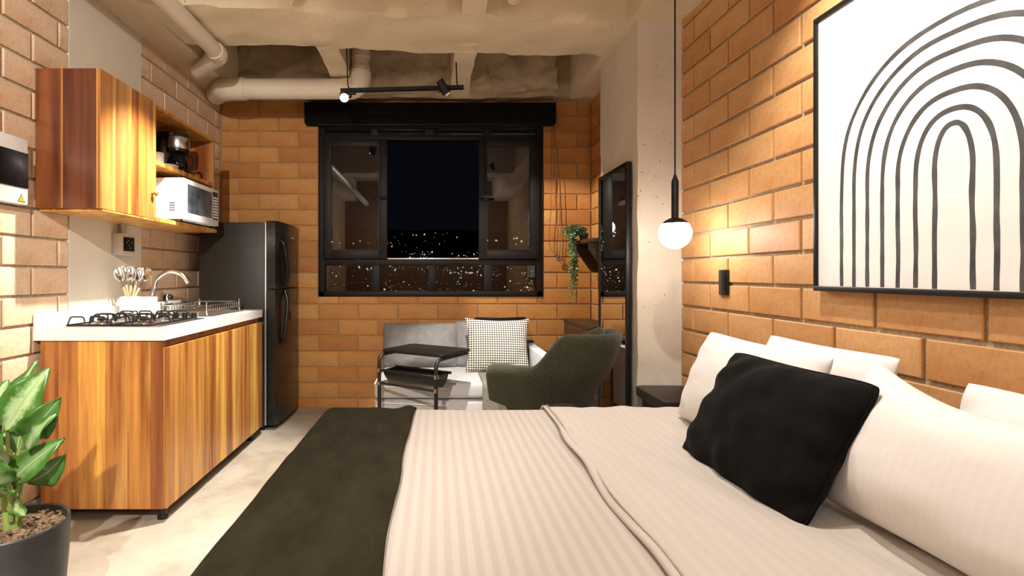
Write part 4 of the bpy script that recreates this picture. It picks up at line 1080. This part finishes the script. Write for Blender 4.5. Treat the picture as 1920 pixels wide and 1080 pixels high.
dk = thing('console_desk', 'dark wooden console desk in the corner right of the sofa', 'desk', (1.21, 4.25, 0))
obj('top', bx(1.095, XR2-0.004, 3.885, YB-0.006, 0.748, 0.776, 0.003), M['walnut'], dk)
obj('side_panel', bx(1.099, 1.120, 3.89, YB-0.008, 0.0, 0.7475, 0.002), M['walnut'], dk)
obj('end_panel', bx(1.1205, XR2-0.006, YB-0.03, YB-0.008, 0.0, 0.7475, 0.002), M['walnut'], dk)
obj('end_panel', bx(1.1205, XR2-0.006, 3.89, 3.912, 0.0, 0.7475, 0.002), M['walnut'], dk)
sh = thing('wall_shelf', 'dark wooden wall shelf with triangular bracket behind the mirror', 'shelf', (1.23, 4.1, 1.4))
obj('board', bx(1.115, XR2-0.003, 3.88, 4.32, 1.392, 1.422, 0.003), M['walnut'], sh)
for y in (4.27, 3.92):
    obj('bracket', prism(BM(), [(1.12, 1.3915), (XR2-0.003, 1.3915), (XR2-0.003, 1.16), (1.235, 1.18), (1.12, 1.34)], y, y+0.02, 'y'), M['walnut'], sh, smooth=False)
iv = thing('trailing_plant', 'green trailing plant hanging off the dark wall shelf', 'plant', (1.16, 4.2, 1.422))
obj('pot', lathe(BM(), [(0.028, 0), (0.038, 0.055), (0.035, 0.055), (0.026, 0.01)], (1.16, 4.21, 1.4225), 20), M['pot'], iv)
rl = random.Random(5); bm = BM(); vb = BM()
def small_leaf(bm, c, s, rl):
    a, e = rl.uniform(0, 2*PI), rl.uniform(-1.2, 0.5)
    d = Vector((math.cos(a)*math.cos(e), math.sin(a)*math.cos(e), math.sin(e))); w_ = d.cross(Vector((rl.uniform(-1, 1), rl.uniform(-1, 1), 1))).normalized(); nn = d.cross(w_)
    pts = [c, c+d*s*0.35+w_*s*0.34, c+d*s*0.75+w_*s*0.22, c+d*s-nn*s*0.12, c+d*s*0.75-w_*s*0.22, c+d*s*0.35-w_*s*0.34]
    mid = bm.verts.new(c+d*s*0.55+nn*s*0.10); vs_ = [bm.verts.new(p) for p in pts]
    for k in range(6): bm.faces.new((vs_[k], vs_[(k+1) % 6], mid))
for k in range(230):
    a = rl.uniform(0, 2*PI); rr = rl.random()**0.6
    c = Vector((1.085+0.085*rr*math.cos(a), 4.20+0.07*rr*math.sin(a), 1.475+0.05*rl.random()+0.03*(1-rr))); small_leaf(bm, c, rl.uniform(0.024, 0.040), rl)
for q in range(7):
    x0 = 1.045+0.008*q; y0 = 4.14+0.022*q; zl = [1.16, 1.05, 0.99, 0.94, 1.0, 1.12, 1.2][q]
    pts = bez([(1.16, 4.20, 1.49), (1.10, (4.2+y0)/2, 1.50), (x0, y0, 1.44), (x0+0.008, y0, (1.44+zl)/2), (1.075+0.006*(q-3), 4.20+0.6*(y0-4.2), zl)], 8)
    tube(vb, pts, 0.0018, 5)
    for p in pts[8:]:
        for _ in range(5 if p.z > zl+0.1 else 2): small_leaf(bm, p+Vector((rl.uniform(-.022, .022), rl.uniform(-.022, .022), rl.uniform(-.016, .016))), rl.uniform(0.020, 0.036), rl)
obj('vines', vb, M['stem'], iv); fo = obj('foliage', bm, M['ivy'], iv, smooth=False); fo['kind'] = 'stuff'

# ------------------------------------------------------------------ sofa
sf = thing('sofa', 'small pale daybed sofa under the window', 'sofa', (0.18, 4.1, 0))
sx0, sx1, sy0, sy1 = -0.435, 0.735, 3.70, 4.50
obj('base', bx(sx0, sx1, sy0, sy1, 0.08, 0.285, 0.03, 3), M['sofa_fabric'], sf)
sc_ = obj('seat_cushion', bx(sx0, sx1, sy0-0.01, sy1, 0.292, 0.402, 0.028, 4), M['sofa_fabric'], sf)
for zz in (0.268, 0.384):
    obj('piping', tube(BM(), rounded([(sx0-0.003, sy0+0.45, zz), (sx0-0.003, sy0-0.012, zz), (sx0+0.5, sy0-0.012, zz-0.02)], 0.09, 8), 0.004, 6), M['piping'], sf)
obj('armrest', bx(sx1+0.003, sx1+0.085, sy0-0.08, sy1, 0.08, 0.575, 0.008), M['sofa_fabric'], sf)
obj('back_frame', bx(sx0, sx1+0.085, sy1+0.003, sy1+0.035, 0.08, 0.60, 0.006), M['black_metal'], sf)
for (x, y) in ((sx0+0.06, sy0+0.06), (sx1, sy0+0.06), (sx0+0.06, sy1-0.06), (sx1, sy1-0.06)):
    obj('leg', lathe(BM(), [(0.02, 0), (0.022, 0.08)], (x, y, 0), 12), M['black_metal'], sf)
pillow('back_cushion', 0.62, 0.37, 0.17, (-0.135, 4.37, 0.575), (1, 0, 0), (0, 0.06, 0.36), M['grey_fabric'], 'grey back cushion at the left end of the sofa', 'cushion', k=0.02, seed=2, wr=0.004, grp='grey cushions on the sofa', pw=3.4)
pillow('back_cushion', 0.60, 0.39, 0.17, (0.445, 4.385, 0.58), (1, 0, 0), (0, 0.05, 0.38), M['grey_fabric'], 'grey back cushion behind the black and white woven cushion', 'cushion', k=0.02, seed=4, wr=0.004, grp='grey cushions on the sofa', pw=3.4)
pillow('black_cushion', 0.44, 0.44, 0.12, (0.52, 4.285, 0.60), (1, 0.1, 0), (0, 0.10, 0.42), M['black_fabric'], 'black cushion hidden behind the woven cushion on the sofa', 'cushion', k=0.05, seed=6)
pillow('woven_cushion', 0.51, 0.43, 0.13, (0.475, 4.165, 0.60), (1, 0.04, -0.02), (0.01, 0.11, 0.41), M['weave'], 'black and white woven square cushion on the sofa', 'cushion', k=0.10, rnd=0.0, seed=9, wr=0.003)
SLO, SHI = (-9, sy0-0.016), (9, 9)
o = drape('sofa_throw', 0.315, 0.70, sy0-0.40, 4.06, 0.405, SLO, SHI, 0.04, M['knit'], 30, 60, 0.005, (9, 6), 2, 0.008)
tag(o, 'grey knitted throw hanging over the front of the sofa', 'throw')

# ------------------------------------------------------------------ small table over the sofa
tb = thing('side_table', 'black tubular side table with a leather magazine sling before the sofa', 'side table', (-0.1, 3.6, 0))
O = Vector((-0.367, 3.585, 0)); e1 = Vector((0.397, -0.262, 0)); e1n = e1.normalized(); e2n = Vector((-e1n.y, e1n.x, 0)); L1 = e1.length; L2 = 0.36
def TP(a, b, z): return O + e1n*a + e2n*b + Vector((0, 0, z))
bm = prism(BM(), rrect(-0.01, L1+0.01, 0.0, L2, 0.03), 0.634, 0.652, 'z', 0.004)
rotM = Matrix(((e1n.x, e2n.x, 0, O.x), (e1n.y, e2n.y, 0, O.y), (0, 0, 1, 0), (0, 0, 0, 1)))
obj('tray_top', bm, M['tray'], tb, M=rotM)
for a in (0.012, L1-0.012):
    obj('tube_frame', tube(BM(), rounded([TP(a, L2-0.03, 0.622), TP(a, -0.045, 0.622), TP(a, -0.045, 0.014), TP(a, 0.30, 0.014)], 0.06, 8), 0.0125, 12), M['black_metal'], tb)
    for z in (0.435, 0.52): obj('collar', tube(BM(), [TP(a, -0.045, z-0.012), TP(a, -0.045, z+0.012)], 0.016, 12), M['chrome'], tb)
for (b, z) in ((-0.045, 0.435), (-0.02, 0.515), (0.13, 0.52)):
    obj('crossbar', tube(BM(), [TP(0.012, b, z), TP(L1-0.012, b, z)], 0.009, 10), M['black_metal'], tb)
bm = BM(); A, B = [], []
for k in range(13):
    t = k/12; b = -0.03+0.17*t; z = 0.522-0.085*math.sin(PI*t)**0.7
    A.append(bm.verts.new(TP(0.03, b, z))); B.append(bm.verts.new(TP(L1-0.035, b, z)))
for k in range(12): bm.faces.new((A[k], A[k+1], B[k+1], B[k]))
bm.faces.new(B); bm.faces.new(A[::-1])
o = obj('magazine_sling', bm, M['leather'], tb); s = o.modifiers.new('thickness', 'SOLIDIFY'); s.thickness = 0.003

# ------------------------------------------------------------------ olive armchair
ch = thing('armchair', 'olive green upholstered tub armchair facing the sofa', 'armchair', (0.66, 3.08, 0))
CM = Matrix.Translation((0.655, 3.08, 0)) @ Matrix.Rotation(R(-46), 4, 'Z')
def plan(s):
    """U in plan, open towards -x; s -1..1; returns point and outward normal"""
    a = 0.235; arm = 0.235; L = 2*arm + PI*a
    d = (s+1)/2*L
    if d < arm: return Vector((-arm+d, -a, 0)), Vector((0, -1, 0))
    if d > L-arm: return Vector((-(d-(L-arm)), a, 0)), Vector((0, 1, 0))
    th = (d-arm)/a - PI/2
    return Vector((a*math.cos(th), a*math.sin(th), 0)), Vector((math.cos(th), math.sin(th), 0))
def smooth01(t): t = max(0, min(1, t)); return t*t*(3-2*t)
bm = BM(); rows = []; NS = 60
for i in range(NS+1):
    s = -1+2*i/NS; p, nrm = plan(s)
    back = 1-smooth01((abs(s)-0.36)/0.17)
    ztop = 0.665 + 0.185*back - 0.02*smooth01((abs(s)-0.85)/0.15)
    zbot = 0.36 + 0.07*smooth01((abs(s)-0.45)/0.55)
    th = 0.095 - 0.03*back
    endr = math.sqrt(max(0.0, 1-max(0, (abs(s)-0.955)/0.045)**2))
    prof = []
    for k in range(20):
        ang = k/20
        # closed loop: outer bottom -> outer top -> inner top -> inner bottom
        if ang < 0.4: t = ang/0.4; z = zbot+(ztop-0.04-zbot)*t; o_ = th
        elif ang < 0.6:
            q = (ang-0.4)/0.2*PI; z = ztop-0.04+0.04*math.sin(q); o_ = th/2+th/2*math.cos(q)
        else: t = (ang-0.6)/0.4; z = ztop-0.04+(zbot-(ztop-0.04))*t; o_ = 0.0
        zm = (zbot+ztop)/2
        if endr < 1: z = zm+(z-zm)*(0.72+0.28*endr); o_ = th/2+(o_-th/2)*(0.25+0.75*endr)
        taper = -0.11*(1-smooth01((z-0.33)/0.33))*(1-0.6*smooth01((abs(s)-0.6)/0.3))
        lean = 0.13*max(0, (z-0.5))/0.34*max(0, nrm.x)
        pos = p + nrm*(o_+taper) + Vector((lean, 0, z))
        prof.append(bm.verts.new(pos))
    rows.append(prof)
for i in range(NS):
    for k in range(20): bm.faces.new((rows[i][k], rows[i][(k+1) % 20], rows[i+1][(k+1) % 20], rows[i+1][k]))
seams = [[v.co.copy() for v in rows[i][0:9]] for i in (18, NS-18)]
bm.faces.new(rows[0]); bm.faces.new(rows[-1][::-1])
o = obj('tub_shell', bm, M['olive'], ch, M=CM, angle=80)
sb_ = o.modifiers.new('smooth', 'SUBSURF'); sb_.levels = 1; sb_.render_levels = 1
for sm_ in seams: obj('seam', tube(BM(), sm_, 0.0035, 6), M['olive'], ch, M=CM)
# underside pan
bm = BM(); rr0 = []
for q, (zz, sc2) in enumerate(((0.335, 0.62), (0.35, 0.86), (0.42, 1.0), (0.46, 1.0), (0.48, 0.9))):
    rr0.append([bm.verts.new((-0.02+0.25*sc2*math.copysign(abs(math.cos(t))**0.7, math.cos(t)), 0.215*sc2*math.copysign(abs(math.sin(t))**0.7, math.sin(t)), zz)) for t in [2*PI*k/28 for k in range(28)]])
for a, b in zip(rr0, rr0[1:]):
    for k in range(28): bm.faces.new((a[k], a[(k+1) % 28], b[(k+1) % 28], b[k]))
bm.faces.new(rr0[0][::-1]); bm.faces.new(rr0[-1])
obj('seat_cushion', bm, M['olive'], ch, M=CM, angle=80)
bm = BM(); rows = []
for i in range(25):
    s = -0.40+0.80*i/24; p, nrm = plan(s); back = math.cos(s/0.40*PI/2)**0.45 if abs(s) < 0.3999 else 0
    zt = 0.60+0.275*back; zb_ = 0.47; prof = []
    for k in range(16):
        t = 2*PI*k/16; z = (zt+zb_)/2+(zt-zb_)/2*math.sin(t); o_ = -0.062+0.052*math.cos(t)*(0.4+0.6*back)
        lean = 0.13*max(0, (z-0.5))/0.34*max(0, nrm.x)
        prof.append(bm.verts.new(p+nrm*o_+Vector((lean, 0, z))))
    rows.append(prof)
for i in range(24):
    for k in range(16): bm.faces.new((rows[i][k], rows[i][(k+1) % 16], rows[i+1][(k+1) % 16], rows[i+1][k]))
bm.faces.new(rows[0]); bm.faces.new(rows[-1][::-1])
obj('back_cushion', bm, M['olive'], ch, M=CM, angle=80)
bm = lathe(BM(), [(0.05, 0.345), (0.03, 0.32), (0.026, 0.08), (0.04, 0.06), (0.04, 0.04)], (0, 0, 0), 18)
obj('column', bm, M['black_metal'], ch, M=CM)
for k in range(4):
    a = R(45+90*k); bm = tube(BM(), bez([(0.03*math.cos(a), 0.03*math.sin(a), 0.06), (0.18*math.cos(a), 0.18*math.sin(a), 0.05), (0.30*math.cos(a), 0.30*math.sin(a), 0.012)], 6), 0.012, 8)
    obj('foot', bm, M['black_metal'], ch, M=CM)
for (xa, ya2) in ((-0.19, -0.15), (-0.19, 0.15)):
    obj('strut', tube(BM(), bez([(xa, ya2, 0.36), (xa*0.75, ya2*0.8, 0.30), (0, 0, 0.22)], 6), 0.011, 8), M['black_metal'], ch, M=CM)

# ------------------------------------------------------------------ potted plant in the foreground
PX, PY = -1.30, 1.63
pp = thing('potted_plant', 'leafy green potted plant in a charcoal pot before the base cabinet', 'plant', (PX, PY, 0))
obj('pot', lathe(BM(), [(0.115, 0), (0.125, 0.008), (0.148, 0.30), (0.150, 0.39), (0.147, 0.394), (0.142, 0.39), (0.138, 0.33)], (PX, PY, 0), 44), M['pot'], pp)
bm = BM(); rings = []
for q in range(9):
    r = 0.141*q/8
    if q == 0: rings.append([bm.verts.new((PX, PY, 0.372))]); continue
    rings.append([bm.verts.new((PX+r*math.cos(2*PI*k/40), PY+r*math.sin(2*PI*k/40), 0.365+0.012*nz(r*40, k*0.9, 3)+0.008*(1-r/0.14))) for k in range(40)])
for k in range(40): bm.faces.new((rings[0][0], rings[1][k], rings[1][(k+1) % 40]))
for a, b in zip(rings[1:], rings[2:]):
    for k in range(40): bm.faces.new((a[k], a[(k+1) % 40], b[(k+1) % 40], b[k]))
so_ = obj('bark_mulch', bm, M['soil'], pp)
rl = random.Random(9); bm = BM()
for k in range(260):
    a = rl.uniform(0, 2*PI); r = 0.134*rl.random()**0.5; c = Vector((PX+r*math.cos(a), PY+r*math.sin(a), 0.374+rl.uniform(0, 0.006))); s = rl.uniform(0.003, 0.008)
    bq = bmesh.new(); box(bq, -s, s, -s*0.6, s*0.6, -s*0.3, s*0.3); bq.transform(Matrix.Translation(c) @ Matrix.Rotation(rl.uniform(0, 6), 4, 'Z') @ Matrix.Rotation(rl.uniform(-.5, .5), 4, 'X'))
    me_ = bpy.data.meshes.new('chip'); bq.to_mesh(me_); bq.free(); bm.from_mesh(me_); bpy.data.meshes.remove(me_)
co_ = obj('bark_chips', bm, M['soil'], pp, smooth=False); co_['kind'] = 'stuff'
def big_leaf(base, tip, W, bow, roll, tonev, petiole=0.10, droop=0.0, side=None):
    """blade from base to tip, bowing towards 'bow', rolled about its axis"""
    base, tip = Vector(base), Vector(tip); d = tip-base; L = d.length; d.normalize()
    ref = Vector(side) if side else Vector((0.0, -1.0, 0.25))
    nrm = (ref - d*ref.dot(d)).normalized(); nrm = Matrix.Rotation(roll, 3, d) @ nrm
    sd = d.cross(nrm).normalized()
    bm = BM(); uv = bm.loops.layers.uv.new('uv'); rows = []; nl, nw = 18, 8; UV = {}
    for i in range(nl+1):
        t = i/nl; wv = W*(math.sin(PI*(t**0.80))**0.85*(1-0.12*t)) if 0 < t < 1 else 0.0005
        c = base + d*L*t + nrm*(bow*math.sin(PI*t) - droop*t*t)
        row = []
        for j in range(nw+1):
            s = -1+2*j/nw
            fold = 0.30*abs(s)*wv + 0.006*math.sin(t*16+s*2)*abs(s)
            p = c + sd*s*wv + nrm*fold
            v = bm.verts.new(p); UV[v] = (0.5+0.5*s, t); row.append(v)
        rows.append(row)
    for i in range(nl):
        for j in range(nw):
            f = bm.faces.new((rows[i][j], rows[i][j+1], rows[i+1][j+1], rows[i+1][j]))
            for lp in f.loops: lp[uv].uv = UV[lp.vert]
    o = obj('leaf', bm, M['leaf'], pp, angle=80); o.color = (tonev, tonev, tonev, 1)
    s = o.modifiers.new('thickness', 'SOLIDIFY'); s.thickness = 0.0012
    root = Vector((PX + (base.x-PX)*0.15, PY+(base.y-PY)*0.2, 0.40 + 0.10*rl.random()))
    pt = obj('petiole', tube(BM(), bez([root, (root+base)/2+Vector((0, 0, 0.03)), base + d*L*0.04], 6), [0.008-0.004*k/12 for k in range(13)], 8), M['stem'], o)
    return o
def LP(u, v, y=PY): return ((u-819)*y/1000, y, CAMZ-(v-515)*y/1000)
big_leaf(LP(10, 808, 1.66), LP(93, 688, 1.68), 0.062, 0.015, 0.25, 1.0)
big_leaf(LP(18, 800, 1.70), LP(70, 676, 1.76), 0.045, 0.01, -0.3, 0.9)
big_leaf(LP(44, 822, 1.60), LP(114, 744, 1.58), 0.048, 0.02, 0.7, 0.15)
big_leaf(LP(52, 852, 1.60), LP(104, 776, 1.56), 0.040, 0.015, -0.35, 0.85)
big_leaf(LP(18, 905, 1.58), LP(122, 820, 1.60), 0.042, 0.02, 0.15, 0.35)
big_leaf(LP(52, 905, 1.62), LP(124, 850, 1.64), 0.046, 0.02, 0.9, 0.1)
big_leaf(LP(14, 870, 1.56), LP(-30, 752, 1.50), 0.070, 0.02, -0.2, 0.08)
big_leaf(LP(-8, 800, 1.68), LP(14, 712, 1.72), 0.055, 0.01, 0.2, 0.8)
big_leaf(LP(22, 905, 1.56), LP(-50, 850, 1.48), 0.045, 0.02, 0.3, 0.6)
big_leaf(LP(26, 925, 1.58), LP(-20, 900, 1.50), 0.035, 0.01, 0.0, 0.9)
big_leaf(LP(32, 935, 1.60), LP(52, 968, 1.56), 0.028, 0.01, 0.2, 0.8)
big_leaf(LP(0, 830, 1.70), LP(-90, 720, 1.75), 0.06, 0.02, 0.2, 0.7)
big_leaf(LP(-10, 850, 1.75), LP(-60, 770, 1.88), 0.06, 0.02, 0.1, 0.3)
big_leaf(LP(30, 850, 1.68), LP(60, 760, 1.74), 0.05, 0.02, 0.4, 0.2)
for k in range(3):
    x = PX+0.012*(k-1); obj('stem', tube(BM(), bez([(x, PY+0.01*k, 0.36), (x+0.006*(k-1), PY, 0.45), (x+0.02*(k-1), PY, 0.56)], 6), 0.011, 10), M['stem'], pp)
